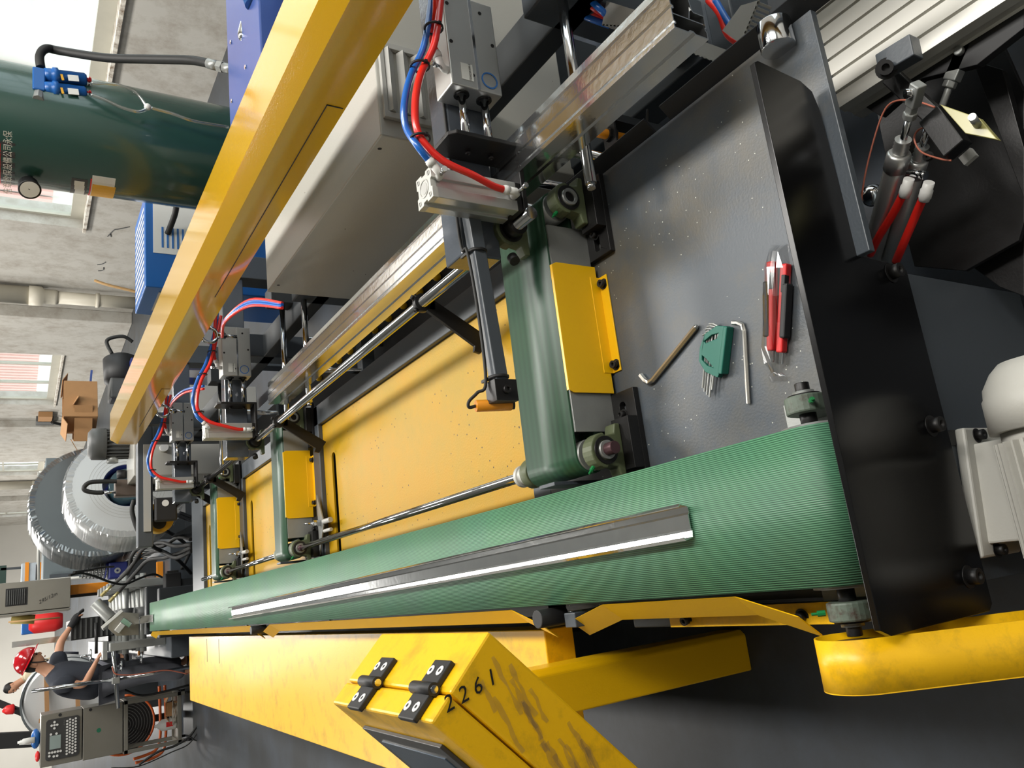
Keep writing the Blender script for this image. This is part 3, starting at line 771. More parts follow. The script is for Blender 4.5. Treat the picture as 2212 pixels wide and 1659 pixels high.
# ================================================================== RIGHT-HAND FRAME
RF = thing('side_frame', 'dark grey steel frame of posts and beams behind the profile', 'machine frame', (1.35, 3, 0))
for y in (1.18, 3.05, 3.95, 5.6):
    mb = MB(); mb.box(1.25, 1.37, y-.06, y+.06, 0, .74); mb.build('post', frame_m, RF, .004)
mb = MB(); mb.box(1.25, 1.37, 1.0, 6.0, .60, .66); mb.build('upper_beam', frame_dk, RF, .004)
mb = MB(); mb.box(1.22, 1.40, 1.0, 6.0, .16, .26); mb.build('lower_beam', frame_m, RF, .004)
mb = MB(); mb.box(.96, 1.24, .95, 1.02, .30, .38); mb.build('cross_beam', frame_m, RF, .004)
for y in (3.1, 4.4):
    mb = MB(); mb.box(.90, 1.25, y-.03, y+.03, .40, .46); mb.build('cross_beam', frame_m, RF, .004)
    for x in (.95, 1.08):
        mb = MB(); mb.cyl((x, y, .08), (x, y, .70), .012, 16); mb.build('guide_column', chrome, RF)
for x, y in ((1.03, 1.55), (.99, 1.62), (.93, 1.25), (1.06, 1.30)):
    mb = MB(); mb.cyl((x, y, .06), (x, y, .66), .013, 16); mb.build('guide_column', chrome, RF)
mb = MB(); mb.box(.92, 1.25, 2.0, 5.6, .30, .345); mb.build('drag_chain_tray', black_m, RF)
for i in range(10):
    mb = MB(); mb.ball((1.16, 2.5+i*.16, .36), .018, 10); mb.build('yellow_knob', yellow, RF)
# beam hood
HB = thing('beam_hood', 'long folded yellow sheet metal beam running along the right side', 'machine cover', (1.25, 3, 1.1))
def hood(y0, y1):
    return shell([(1.39, 1.08), (1.39, 1.2), (1.212, 1.2), (1.183, 1.155), (1.180, 1.040), (1.200, 1.032)], .003, y0, y1)
h = hood(-.9, 5.74); h.build('hood_sheet', yellow_gloss, HB)
mb = MB(); mb.prism([(1.39, 5.737, 1.08), (1.39, 5.737, 1.2), (1.212, 5.737, 1.2), (1.183, 5.737, 1.155), (1.180, 5.737, 1.04)], (0, .003, 0)); mb.build('end_sheet', yellow_gloss, HB)
for a, b in ((1.62, 2.95), (4.3, 5.2)):
    mb = MB(); mb.box(1.1775, 1.1790, a, b, 1.085, 1.087); mb.box(1.1775, 1.1790, a, a+.003, 1.045, 1.087); mb.build('panel_seam', black_m, HB)
for y in (.2, 5.6):
    mb = MB(); mb.box(1.28, 1.36, y-.04, y+.04, .0, 1.19); mb.build('hood_post', frame_m, HB)
# cream cabinet
CB = thing('electric_cabinet', 'large cream metal cabinet with a louvred vent under the yellow beam', 'cabinet', (1.5, 2.3, 0))
mb = MB(); mb.box(1.198, 1.85, 1.725, 2.90, .25, .9); mb.build('cabinet_body', cream, CB, .004)
mb = MB(); mb.box(1.26, 1.80, 1.8, 2.85, 0, .25); mb.build('plinth', frame_dk, CB)
for i in range(6):
    z = .868-.045*i
    mb = MB(); mb.prism([(1.27, 1.700, z), (1.27, 1.722, z+.012), (1.27, 1.722, z-.024)], (.20, 0, 0)); mb.build('louvre_slat', grey_pl, CB)
mb = MB(); mb.plate([(1.25, .60), (1.49, .60), (1.49, .89), (1.25, .89)], [rrect(1.268, 1.472, .615, .878, .003)], (0, 1.724, 0), (1, 0, 0), (0, 0, 1), .014); mb.build('vent_frame', grey_pl, CB, .001)
for p in ((1.1975, 1.79, .878), (1.1975, 2.82, .878)):
    mb = MB(); mb.cyl(p, (p[0]+.003, p[1], p[2]), .006, 14); mb.build('key_hole', black_m, CB)
# second pale cabinet behind arm 3
C2 = thing('electric_cabinet', 'greenish grey cabinet standing behind the farthest clamp arm', 'cabinet', (1.6, 6.3, 0))
a = P(325, 900, Y=6.2); b = P(400, 960, Y=6.2)
mb = MB(); mb.box(1.05, 1.75, 6.25, 6.7, .1, 1.0); mb.build('cabinet_body', cream, C2, .004)
for x in (1.25, 1.5):
    mb = MB(); mb.cyl((x, 6.25, .8), (x, 6.20, .8), .03, 14); mb.build('cable_gland', white_pl, C2)
# air lines from the frame to the arms
def hose_thing(name, label, pts, r, m, cat='hose', group=None):
    t = MB(); t.tube(pts, r, 10)
    o = t.build(name, m, None); o['label'] = label; o['category'] = cat
    if group: o['group'] = group
    return o
for k, (m_, off) in enumerate(((red_t, 0), (blue_t, .012), (blue_t, .03), (red_t, .042))):
    o_ = [P(610, 655+off*240, Z=.93), P(540, 648+off*300, Z=1.0), P(487, 690+off*100, Z=1.05), P(480, 725+off*60, Z=1.03)]
    hose_thing('air_tube', ['upper red air tube arching to the middle arm', 'upper blue air tube arching to the middle arm', 'lower blue air tube arching to the middle arm', 'lower red air tube arching to the middle arm'][k], o_, .006, m_, 'tube', 'air tubes at the middle arm')
for k, (m_, off) in enumerate(((blue_t, 0), (red_t, 6))):
    o_ = [P(440, 834+off, Z=.95), P(400, 842+off, Z=1.0), P(376, 860+off, Z=1.02), P(368, 872+off, Z=1.0)]
    hose_thing('air_tube', ['blue air tube arching to the farthest arm', 'red air tube arching to the farthest arm'][k], o_, .006, m_, 'tube', 'air tubes at the farthest arm')
# tubes near top edge, cable trays
for k, (m_, a_, b_, c_) in enumerate(((red_t, (1205, 2), (1270, 25), (1318, 48)), (blue_t, (1205, 9), (1270, 38), (1318, 55)), (red_t, (1262, 0), (1290, 22), (1322, 42)), (blue_t, (1275, 0), (1305, 28), (1322, 46)))):
    hose_thing('air_tube', ['red air tube entering the short grey cable tray', 'blue air tube entering the short grey cable tray', 'second red air tube bending into the cable tray', 'second blue air tube bending into the cable tray'][k], [P(*a_, Z=.62), P(*b_, Z=.60), P(*c_, Z=.56)], .008, m_, 'tube', 'air tubes by the cable tray')
for k, (m_, pts) in enumerate(((red_t, ((1530, 0), (1555, 30), (1572, 75), (1600, 95))), (blue_t, ((1545, 0), (1568, 40), (1590, 70), (1612, 90))))):
    hose_thing('air_tube', ['red tube lying in the slotted duct', 'blue tube lying in the slotted duct'][k], [P(*q, Z=.42) for q in pts], .008, m_, 'tube', 'tubes in the slotted duct')
for k, (pts) in enumerate((((1300, 0), (1310, 60), (1290, 100)),)):
    pass
def tray(label, q, z, h=.04):
    c = [P(*p, Z=z) for p in q]; t = thing('cable_duct', label, 'cable duct', sum(c, Vector())/len(c), 'slotted grey cable ducts')
    mb = MB(); u = (c[1]-c[0]); v = (c[3]-c[0]); th = .003
    mb.prism([c[0], c[1], c[2], c[3]], (0, 0, -th)); mb.build('duct_cover', grey_pl, t)
    nn = 9
    for i in range(nn):
        a = c[3]+(c[2]-c[3])*((i+.15)/nn); b = c[3]+(c[2]-c[3])*((i+.70)/nn)
        m1 = MB(); m1.prism([a, b, b+Vector((0, 0, -h)), a+Vector((0, 0, -h))], v.normalized()*-.003); m1.build('duct_finger', grey_pl, t)
    return t
tray('short slotted grey duct near the red and blue tubes', [(1310, 2), (1400, 30), (1375, 60), (1300, 55)], .60)
tray('long slotted grey duct right of the profile end', [(1520, 90), (1598, 118), (1570, 145), (1485, 112)], .42)
tray('slotted grey duct with tubes by the deck corner', [(1560, 66), (1600, 12), (1640, 0), (1600, 95)], .45)
# orange sensor below the profile
so = thing('proximity_sensor', 'orange threaded sensor on a black bracket below the notch of the deck', 'sensor', P(1320, 295, Z=.5))
c = P(1318, 292, Z=.54)
mb = MB(); mb.cyl(c+V(.0, 0, .07), c+V(0, 0, -.04), .012, 18); mb.build('sensor_body', sensor_o, so)
mb = MB(); mb.box(c.x-.035, c.x+.04, c.y-.022, c.y+.022, c.z-.002, c.z+.003); mb.cyl(c+V(0, 0, .003), c+V(0, 0, .012), .018, 6); mb.cyl(c+V(0, 0, -.012), c+V(0, 0, -.002), .018, 6); mb.build('sensor_bracket', black_ox, so)
mb = MB(); mb.tube([c+V(0, 0, -.04), c+V(.01, .02, -.1), c+V(.06, .03, -.15), c+V(.12, .02, -.16)], .004, 8); mb.build('sensor_cable', rubber, so)
mb = MB(); mb.box(c.x+.03, c.x+.05, c.y-.02, c.y+.02, 0.0, c.z); mb.build('stand', frame_dk, so)

# ================================================================== LEFT SIDE: cover, pillar, control box
MC = thing('machine_cover', 'wide flat yellow sheet metal cover left of the green belt', 'machine cover', (-.37, 4.3, .5))
mb = MB(); mb.box(-.605, -.135, 1.76, 6.80, .46, .55); mb.build('cover_sheet', yellow_worn, MC, .003)
for yy_, ln in ((5.7, .10), (6.1, .10)):
    mb = MB(); mb.box(-.15-ln*1.6, -.155, yy_, yy_+.012, .5501, .5506); mb.build('marker_line', ink, MC)
mb = MB(); mb.box(-.42, -.2, 2.3, 6.6, 0, .46); mb.build('cover_base', frame_dk, MC)
PL = thing('control_pillar', 'square yellow pillar standing on the floor under the control box', 'pillar', (-.262, 1.64, 0))
mb = MB(); mb.prism([(-.315, 1.60, 0), (-.222, 1.60, 0), (-.208, 1.614, 0), (-.208, 1.69, 0), (-.315, 1.69, 0)], (0, 0, .86)); mb.build('column', yellow, PL, .004)
mb = MB(); mb.box(-.315, -.215, 1.36, 1.66, .86, .90); mb.build('head_bracket', yellow, PL, .003)
# control box: an extrusion along Y turned about 45 degrees
CX = thing('control_box', 'tilted yellow operator control box with two black hinges and a touch screen', 'control panel', (-.25, 1.18, .86))
ya, yb = .985, 1.372
rd = Vector((-.067, 0, 1.15))
def solve_pt(px, py, y): return P(px, py, Y=y)
A_ = solve_pt(1056, 1363, ya)          # ridge
B_ = solve_pt(969, 1501, ya)           # seam, top
D_ = solve_pt(942, 1546, ya)           # door, top outer
S_ = solve_pt(1149, 1659, ya)          # a point further down the seam
un = (B_-A_); un.y = 0; un.normalize()
dn = Vector((un.z, 0, -un.x))
if dn.z > 0: dn = -dn
W1 = (B_-A_).length; Wd = .040; Lb = .40
def bx_(p0, w, l, y0, y1, inset=0):
    return [p0+dn*inset, p0+un*w+dn*inset, p0+un*w+dn*(l-inset), p0+dn*(l-inset)]
A0 = Vector((A_.x, ya, A_.z))
mb = MB(); mb.prism([A0, A0+un*(W1-.003), A0+un*(W1-.003)+dn*Lb, A0+dn*Lb], (0, yb-ya, 0)); mb.build('box_body', yellow_worn, CX, .004)
B0 = A0+un*W1
mb = MB(); mb.prism([B0, B0+un*Wd, B0+un*Wd+dn*Lb, B0+dn*Lb], (0, yb-ya, 0)); do = mb.build('box_door', yellow_worn, CX, .004)
mb = MB(); f0 = B0+un*(Wd+.0005)
def fquad(i0, i1, j0, j1, h0, h1, name, m, par, bev=0):
    q = [f0+dn*i0+Vector((0, j0, 0))+un*h0, f0+dn*i1+Vector((0, j0, 0))+un*h0, f0+dn*i1+Vector((0, j1, 0))+un*h0, f0+dn*i0+Vector((0, j1, 0))+un*h0]
    m1 = MB(); m1.prism(q, un*(h1-h0)); return m1.build(name, m, par, bev)
sb = fquad(.055, .345, .055, .345, 0, .006, 'screen_bezel', bezel, do, .001)
fquad(.085, .315, .085, .315, .006, .0075, 'touch_screen', screen_m, sb)
for yc in (1.045, 1.245):
    # hinge on the upper face (normal -dn) across the seam
    q0 = B0-dn*.0005
    hm = MB()
    for s_ in (-1, 1):
        c0 = q0+un*(s_*.026); hm.obox(c0+Vector((0, yc-ya, 0))-dn*.004, (.040, .052, .009), Matrix((un, Vector((0, 1, 0)), un.cross(Vector((0, 1, 0))))).transposed())
    ho = hm.build('hinge', black_m, CX, .002)
    m1 = MB(); c0 = q0-dn*.009; m1.cyl(c0+Vector((0, yc-ya-.032, 0)), c0+Vector((0, yc-ya+.032, 0)), .009, 16); m1.build('hinge_barrel', black_m, ho)
    m1 = MB(); m1.cyl(c0+Vector((0, yc-ya-.0335, 0)), c0+Vector((0, yc-ya-.032, 0)), .0055, 14); m1.build('hinge_pin', chrome, ho)
    for s_ in (-1, 1):
        for t2 in (-1, 1):
            c1 = q0+un*(s_*.028)-dn*.0085+Vector((0, yc-ya+t2*.014, 0)); m1 = MB(); m1.cyl(c1, c1-dn*.0015, .0075, 14); m1.build('hinge_screw', white_pl, ho)
            m1 = MB(); m1.cyl(c1-dn*.0014, c1-dn*.0018, .0028, 8); m1.build('screw_recess', black_m, ho)
tc_ = P(1015, 1493, Y=ya-.001)
uu = (P(1040, 1478, Y=ya)-P(990, 1508, Y=ya)).normalized()
vv = (P(1000, 1478, Y=ya)-P(1012, 1500, Y=ya)).normalized()
text_mesh('marker_number', '2 2 6 1', .030, tc_, uu, vv, ink, CX, .0002, shear=.2)
# crumpled clear tape on the near side and seams
random.seed(3)
for i in range(26):
    s0 = random.uniform(.02, .34); w0 = random.uniform(.01, W1-.03)
    c0 = A0+un*w0+dn*s0+Vector((0, -.0012, 0))
    l_ = random.uniform(.04, .09); q = []
    dirn = (dn*.9+un*.35).normalized(); si = Vector((0, 1, 0)).cross(dirn).normalized()
    vs = []; nn = 7
    for k in range(nn):
        for s_ in (-1, 1): vs.append(c0+dirn*(l_*k/(nn-1))+si*(s_*random.uniform(.001, .006))+Vector((0, -random.uniform(0, .0022), 0)))
    m1 = MB(); m1.add(vs, [(2*k, 2*k+1, 2*k+3, 2*k+2) for k in range(nn-1)], True); m1.build('tape_strip', film, CX)
# belt drive guard
GD = thing('belt_drive_guard', 'rounded yellow sheet guard around the drive belt below the plate', 'guard', (-.17, .62, .4))
ca = Vector((0, .762, .670)); dd = Vector((0, -.54, -.84)).normalized(); cb = ca+dd*.52; nn_ = Vector((0, -.84, .54)).normalized(); r1, r2 = .057, .062
ang0 = math.atan2(nn_.z, nn_.y); pts = []
for i in range(19):
    a = ang0-math.pi*i/18; pts.append((ca.y+math.cos(a)*r1, ca.z+math.sin(a)*r1))
for i in range(19):
    a = ang0-math.pi-math.pi*i/18; pts.append((cb.y+math.cos(a)*r2, cb.z+math.sin(a)*r2))
def loop_shell(pts, th, x0, x1):
    n = len(pts); cyc = sum(p[0] for p in pts)/n; czc = sum(p[1] for p in pts)/n; vs = []
    inn = []
    for i, (y, z) in enumerate(pts):
        a = Vector((pts[i-1][0], pts[i-1][1])); b = Vector((pts[(i+1) % n][0], pts[(i+1) % n][1])); d_ = (b-a).normalized(); nr = Vector((-d_.y, d_.x))
        if nr.dot(Vector((cyc-y, czc-z))) < 0: nr = -nr
        inn.append((y+nr.x*th, z+nr.y*th))
    for x in (x0, x1): vs += [(x, *p) for p in pts]+[(x, *p) for p in inn]
    N2 = 2*n; fs = []; sm = []
    for i in range(n):
        j = (i+1) % n
        fs += [(i, j, N2+j, N2+i), (n+i, n+j, N2+n+j, N2+n+i), (i, j, n+j, n+i), (N2+i, N2+j, N2+n+j, N2+n+i)]; sm += [True, True, False, False]
    m1 = MB(); m1.add(vs, fs, sm); return m1
loop_shell(pts, .002, -.208, -.137).build('guard_band', yellow_worn, GD)
m1 = MB(); m1.prism([(-.208, *p) for p in pts], (-.0015, 0, 0)); m1.build('guard_back', yellow_worn, GD)
m1 = MB(); m1.cyl((-.19, ca.y, ca.z), (-.145, ca.y, ca.z), .038, 28); m1.build('pulley', black_ox, GD)
m1 = MB(); m1.cyl((-.19, cb.y, cb.z), (-.145, cb.y, cb.z), .045, 28); m1.build('pulley', black_ox, GD)
m1 = MB(); m1.box(-.204, -.2, .3, .6, 0.0, .3); m1.build('guard_stay', frame_dk, GD)
# motor
MO = thing('electric_motor', 'light grey finned electric motor bolted to the grey front panel', 'motor', (.15, .56, .25))
my, mz = .552, .40
m1 = MB(); m1.lathe([(-.09, .055), (-.08, .066), (.10, .066)], (.03, my, mz), (1, 0, 0), 36); m1.build('motor_body', motor_grey, MO)
for k in range(30):
    a = 2*math.pi*k/30; cdir = Vector((0, math.cos(a), math.sin(a))); c0 = Vector((.025, my, mz))+cdir*.070
    q = Matrix((Vector((1, 0, 0)), cdir.cross(Vector((1, 0, 0))), cdir)).transposed()
    m1 = MB(); m1.obox(c0, (.17, .0035, .016), q); m1.build('cooling_fin', motor_grey, MO)
m1 = MB(); m1.lathe([(0, .080), (.052, .079), (.056, .076), (.070, .074), (.092, .060), (.105, .046), (.110, .02), (.112, .0)], (.125, my, mz), (1, 0, 0), 40); fo = m1.build('fan_cover', motor_grey, MO)
bolt(fo, (.145, my-.030, mz+.075), (0, -.4, 1), .006)
m1 = MB(); m1.lathe([(-.02, .05), (0, .075), (.03, .075)], (-.08, my, mz), (1, 0, 0), 36); m1.build('end_bell', motor_grey, MO)
m1 = MB(); m1.cyl((-.09, my, mz), (-.145, my, mz), .012, 20); m1.build('motor_shaft', black_ox, MO)
# foot bracket against the vertical panel
fy = .70
m1 = MB()
m1.prism([(.153, fy-.018, .388), (.153, fy, .388), (-.055, fy, .432), (-.055, fy-.018, .432)], (0, 0, -.12))
m1.prism([(.125, fy-.075, .372), (.125, fy-.002, .372), (-.035, fy-.002, .405), (-.035, fy-.075, .405)], (0, 0, -.12))
m1.build('foot_bracket', motor_grey, MO, .004)
m1 = MB(); m1.box(-.05, .11, my+.03, fy-.03, .20, .34); m1.build('foot_web', motor_grey, MO, .004)
for p in ((.139, fy-.018, .355), (-.046, fy-.018, .385)): bolt(MO, p, (0, -1, 0), .0085)
for p in ((.139, fy-.001, .405), (-.046, fy-.001, .452)):
    m1 = MB(); m1.box(p[0]-.013, p[0]+.013, fy-.002, fy+.002, p[2]-.022, p[2]+.004); m1.build('panel_slot', black_m, T0)

# ================================================================== TOOLS ON DECK
zt = ZD
def hexkey(label, pxs, r, extra=0, group='hex keys lying on the deck'):
    pts = [P(x, y, Z=zt+r+extra) for x, y in pxs]
    c = sum(pts, Vector())/len(pts); t = thing('hex_key', label, 'hex key', (c.x, c.y, zt), group)
    # rounded elbow
    a, b, c2 = pts[0], pts[1], pts[2]; e = .016
    p = [a, b+(a-b).normalized()*e, b+((a-b).normalized()+(c2-b).normalized())*e*.25, b+(c2-b).normalized()*e, c2]
    m1 = MB(); m1.tube(p, r, 6, sm=False, path=False); m1.build('key_bar', steel_lt if r < .003 else chrome_soft, t)
    return t, pts
chrome_soft = mat('satin_chrome', (196, 194, 188), .28, .9, .06, 12)
k1, pp = hexkey('largest chrome hex key with a ball end lying loose on the deck', ((1503, 707), (1402, 832), (1384, 810)), .0058)
m1 = MB(); m1.ball(pp[0], .0056, 10); m1.build('ball_end', chrome_soft, k1)
hexkey('long thin hex key lying beside the green holder', ((1617, 872), (1607, 697), (1582, 697)), .0042)
HK = thing('hex_key_holder', 'teal plastic hex key holder with cut-out ribs', 'tool holder', (.38, .98, zt))
outl = [(1577, 705), (1556, 704), (1530, 722), (1519, 752), (1517, 780), (1531, 804), (1558, 816), (1562, 806)]
oc = [P(x, y, Z=zt+.006) for x, y in outl]
o0 = sum(oc, Vector())/len(oc)
h1 = [P(x, y, Z=zt+.006) for x, y in ((1560, 720), (1545, 724), (1528, 738), (1532, 742), (1556, 732))]
h2 = [P(x, y, Z=zt+.006) for x, y in ((1524, 768), (1533, 775), (1549, 795), (1535, 790), (1524, 778))]
f2 = lambda L_: [(p.x-o0.x, p.y-o0.y) for p in L_]
m1 = MB(); m1.plate(f2(oc), [f2(h1), f2(h2)], (o0.x, o0.y, zt+.004), (1, 0, 0), (0, 1, 0), .012); m1.build('holder_body', teal, HK, .001)
m1 = MB(); a = P(1574, 706, Z=zt+.01); b = P(1562, 808, Z=zt+.01); m1.bar(a, b, .010, .020); m1.build('holder_spine', teal, HK, .002)
for i, (a_, b_, c_) in enumerate((((1526, 716), (1535, 708), (1522, 846)), ((1524, 712), (1541, 705), (1527, 853)), ((1528, 706), (1549, 701), (1533, 858)), ((1520, 722), (1529, 713), (1518, 838)), ((1532, 700), (1555, 700), (1538, 842)))):
    hexkey(['second from the left of the', 'middle one of the', 'second from the right of the', 'leftmost of the', 'rightmost of the'][i]+' five hex keys clipped in the teal holder', (a_, b_, c_), .0022-.0002*(i % 2), .006+.0008*i, 'keys clipped in the holder')
# utility knives in film
for i, (q, dxx) in enumerate(((((1668, 565), (1668, 758)), 0), (((1698, 570), (1688, 762)), 0))):
    a = P(*q[0], Z=zt+.010); b = P(*q[1], Z=zt+.010)
    t = thing('utility_knife', ['red and black utility knife, the left of two in clear film', 'red and black utility knife, the right of two in clear film'][i], 'knife', ((a.x+b.x)/2, (a.y+b.y)/2, zt), 'two wrapped knives')
    m1 = MB(); m1.bar(a, b, .014, .016); m1.build('red_handle', red_p, t, .003)
    d_ = (b-a).normalized(); s_ = Vector((d_.y, -d_.x, 0))
    g_ = -.007 if i else .007
    m1 = MB(); m1.bar(a+d_*.035+s_*g_+V(0, 0, .002), b-d_*.025+s_*g_+V(0, 0, .002), .012, .018); m1.build('black_grip', black_m, t, .003)
    m1 = MB(); m1.bar(a+d_*.02-s_*.003+V(0, 0, .004), a+d_*.05-s_*.003+V(0, 0, .004), .008, .012); m1.build('slider', black_m, t, .001)
    m1 = MB(); m1.bar(b, b+d_*.02, .008, .002); m1.build('blade', chrome, t)
FW = thing('clear_wrapper', 'crinkled clear plastic wrapper around the two knives', 'wrapper', (.25, .86, zt))
prof2 = [((1672, 530), (1708, 528)), ((1663, 545), (1706, 545)), ((1660, 580), (1710, 580)), ((1657, 640), (1712, 640)), ((1655, 700), (1705, 700)), ((1653, 750), (1700, 750)), ((1660, 785), (1698, 785)), ((1668, 805), (1690, 805)), ((1661, 812), (1700, 812)), ((1662, 824), (1702, 823))]
vs = []; K = 9; rows = []
hs = [.002, .018, .024, .026, .026, .025, .018, .006, .004, .002]
for (l_, r_), hh in zip(prof2, hs):
    a = P(*l_, Z=zt+.002); b = P(*r_, Z=zt+.002)
    for k in range(K):
        u_ = k/(K-1); vs.append(a.lerp(b, u_)+V(random.uniform(-.001, .001), random.uniform(-.003, .003), hh*math.sin(math.pi*u_)**.5+random.uniform(0, .003)))
m1 = MB(); m1.add(vs, [(i*K+k, i*K+k+1, (i+1)*K+k+1, (i+1)*K+k) for i in range(len(prof2)-1) for k in range(K-1)], False); m1.build('film', film, FW)

# ================================================================== LOWER RIGHT: infeed rail, gripper
PR = thing('ribbed_profile', 'wide ribbed silver steel profile lying low at the near right corner', 'profile', (.95, .4, .28))
sec3 = []
x = 0
zz = .0
for i in range(6):
    sec3 += [(i*.036, 0), (i*.036+.027, 0), (i*.036+.028, -.010), (i*.036+.034, -.010), (i*.036+.035, 0)]
x0 = .800; z0 = .385
def shl(pts, th, ya, yb): return shell(pts, th, ya, yb)
sec3 = [(x0-.004, z0-.075), (x0-.004, z0-.045), (x0+.0, z0-.042), (x0, z0-.02), (x0-.004, z0-.018)]+[(x0+a, z0+b) for a, b in sec3]+[(x0+.216, z0), (x0+.216, z0-.07)]
shl(sec3, .002, -.3, .760).build('profile_sheet', galv_flat, PR)
m1 = MB(); m1.box(x0+.02, x0+.2, .1, .16, 0, z0-.01); m1.build('support_leg', frame_dk, PR)
GR = thing('gripper_carriage', 'oily black steel gripper carriage with twin air cylinders by the near corner', 'gripper', (.6, .5, .2))
def bpl(pts, z, th, name, m, par=GR, bev=.001):
    q = [P(*p, Z=z) for p in pts]; m1 = MB(); m1.prism(q, (0, 0, -th)); return m1.build(name, m, par, bev)
bpl([(1838, 190), (1930, 60), (2212, -60), (2212, 60), (2110, 140), (1990, 170), (1900, 250), (1860, 225)], .34, .02, 'rail_cheek', black_m)
bpl([(1890, 225), (2060, 80), (2150, 60), (2212, 200), (2212, 480), (2200, 520), (2085, 585), (1975, 575), (1916, 352)], .20, .012, 'base_plate', black_ox)
bpl([(2100, 130), (2165, 150), (2212, 320), (2212, 430)], .24, .02, 'side_flange', black_ox)
bpl([(2050, 540), (2212, 490), (2212, 640), (2160, 620)], .16, .01, 'lower_plate', black_ox)
m1 = MB(); a = P(1905, 145, Z=.44); b = P(1980, 100, Z=.44); m1.bar(a, b, .04, .03); m1.build('cross_block', frame_m, GR, .002)
bolt(GR, P(1915, 148, Z=.45), (-.35, -.35, .8), .0125)
m1 = MB(); m1.bar(P(1925, 165, Z=.40), P(2060, 290, Z=.38), .030, .022); m1.build('lever', black_ox, GR, .002)
m1 = MB(); m1.bar(P(2015, 250, Z=.42), P(2070, 325, Z=.42), .038, .03); m1.build('gripper_block', black_ox, GR, .002)
pc = [P(x, y, Z=.46) for x, y in ((2030, 225), (2115, 255), (2155, 302), (2085, 288))]
m1 = MB(); m1.prism(pc, (0, 0, -.012)); m1.build('urethane_pad', pcb, GR, .001)
m1 = MB(); c = P(2112, 270, Z=.46); m1.cyl(c, c+V(.0, -.01, .035), .006, 14); m1.build('pad_pin', steel_lt, GR)
def aircyl(a, b, r, clev, lab):
    a = P(*a[:2], Z=a[2]); b = P(*b[:2], Z=b[2]); d_ = (a-b).normalized()
    m1 = MB(); m1.cyl(b, a, r, 28); o = m1.build('air_cylinder', alu, GR, .001)
    m1 = MB(); m1.lathe([(0, r*1.08), (.03, r*1.08), (.034, r*.9)], a-d_*.005, d_, 28); m1.build('cylinder_head', alu, o)
    m1 = MB(); m1.lathe([(k*.004, r*.62+(.002 if k % 2 else 0)) for k in range(8)], a+d_*.028, d_, 24); m1.build('threaded_nose', alu, o)
    e = a+d_*.10
    m1 = MB(); m1.cyl(a, e, .006, 16); m1.build('piston_rod', chrome, o)
    if clev:
        m1 = MB(); m1.cyl(e-d_*.004, e+d_*.008, .012, 6); m1.bar(e+d_*.005, e+d_*.025, .014, .014); m1.bar(e+d_*.02, e+d_*.060, .020, .018); m1.build('clevis', steel_lt, o, .002)
        m1 = MB(); up = d_.cross(Vector((1, 0, 0))).normalized(); up = up if up.z > 0 else -up; m1.cyl(e+d_*.045, e+d_*.045+up*.018, .008, 14); m1.build('clevis_pin', chrome, o)
aircyl((1935, 360, .40), (1880, 560, .28), .019, True, '')
aircyl((1975, 375, .36), (1915, 580, .24), .016, False, '')
c0 = P(2090, 95, Z=.33); c1 = P(2055, 175, Z=.33); c2 = P(2035, 230, Z=.33); d_ = (c0-c1).normalized()
m1 = MB(); m1.bar(c0, c1, .024, .02); m1.cyl(c1, c1-d_*.012, .012, 6); m1.cyl(c1, c2, .006, 14); m1.cyl(c0-d_*.015+V(0, 0, .008), c0-d_*.015+V(0, 0, .02), .008, 14); m1.build('tie_rod_clevis', steel_lt, GR, .002)
for a, b in (((1955, 390), (1998, 395)),):
    for (x, y) in ((1960, 400), (2003, 408)):
        c = P(x, y, Z=.40); dd_ = (P(x-12, y+40, Z=.385)-c).normalized()
        m1 = MB(); m1.lathe([(-.012, .009), (0, .009), (.002, .0105), (.016, .0105), (.018, .009), (.022, .009)], c, dd_, 18); m1.build('push_in_fitting', white_pl, GR)
    m1 = MB(); m1.cyl(P(1962, 372, Z=.40), P(1995, 378, Z=.40), .006, 12); m1.cyl(P(1990, 378, Z=.40), P(2000, 380, Z=.40), .008, 10); m1.build('flow_screw', chrome, GR)
for k, q in enumerate((((1958, 405), (1930, 460), (1898, 512), (1880, 550)), ((2000, 415), (1980, 460), (1950, 530), (1935, 565)))):
    m1 = MB(); m1.tube([P(x, y, Z=.395-.03*i) for i, (x, y) in enumerate(q)], .0075, 12); m1.build('red_air_tube', red_t, GR)
m1 = MB(); m1.tube([P(*q, Z=.42) for q in ((2020, 232), (1975, 218), (1930, 220), (1905, 250), (1880, 330), (1865, 400), (1862, 450), (1880, 510))], .0017, 6); m1.build('copper_cable', copper, GR)
m1 = MB(); m1.tube([P(*q, Z=.42) for q in ((2010, 272), (1985, 280), (1975, 300), (1990, 328), (2030, 343), (2055, 347))], .0017, 6); m1.build('copper_cable', copper, GR)
m1 = MB(); c = P(1885, 422, Z=.33); m1.ball(c, .022, 16); m1.cyl(c, P(1852, 432, Z=.33), .007, 12); m1.build('rod_end', chrome, GR)
bolt(GR, P(2005, 338, Z=.40), (-.3, -.3, .8), .006)
m1 = MB(); a = P(2080, 350, Z=.36); b = P(2105, 328, Z=.36); m1.bar(a, b, .018, .01); m1.build('light_tab', grey_pl, GR)
m1 = MB(); m1.box(.50, .56, .35, .45, 0, .19); m1.build('carriage_foot', frame_dk, GR)

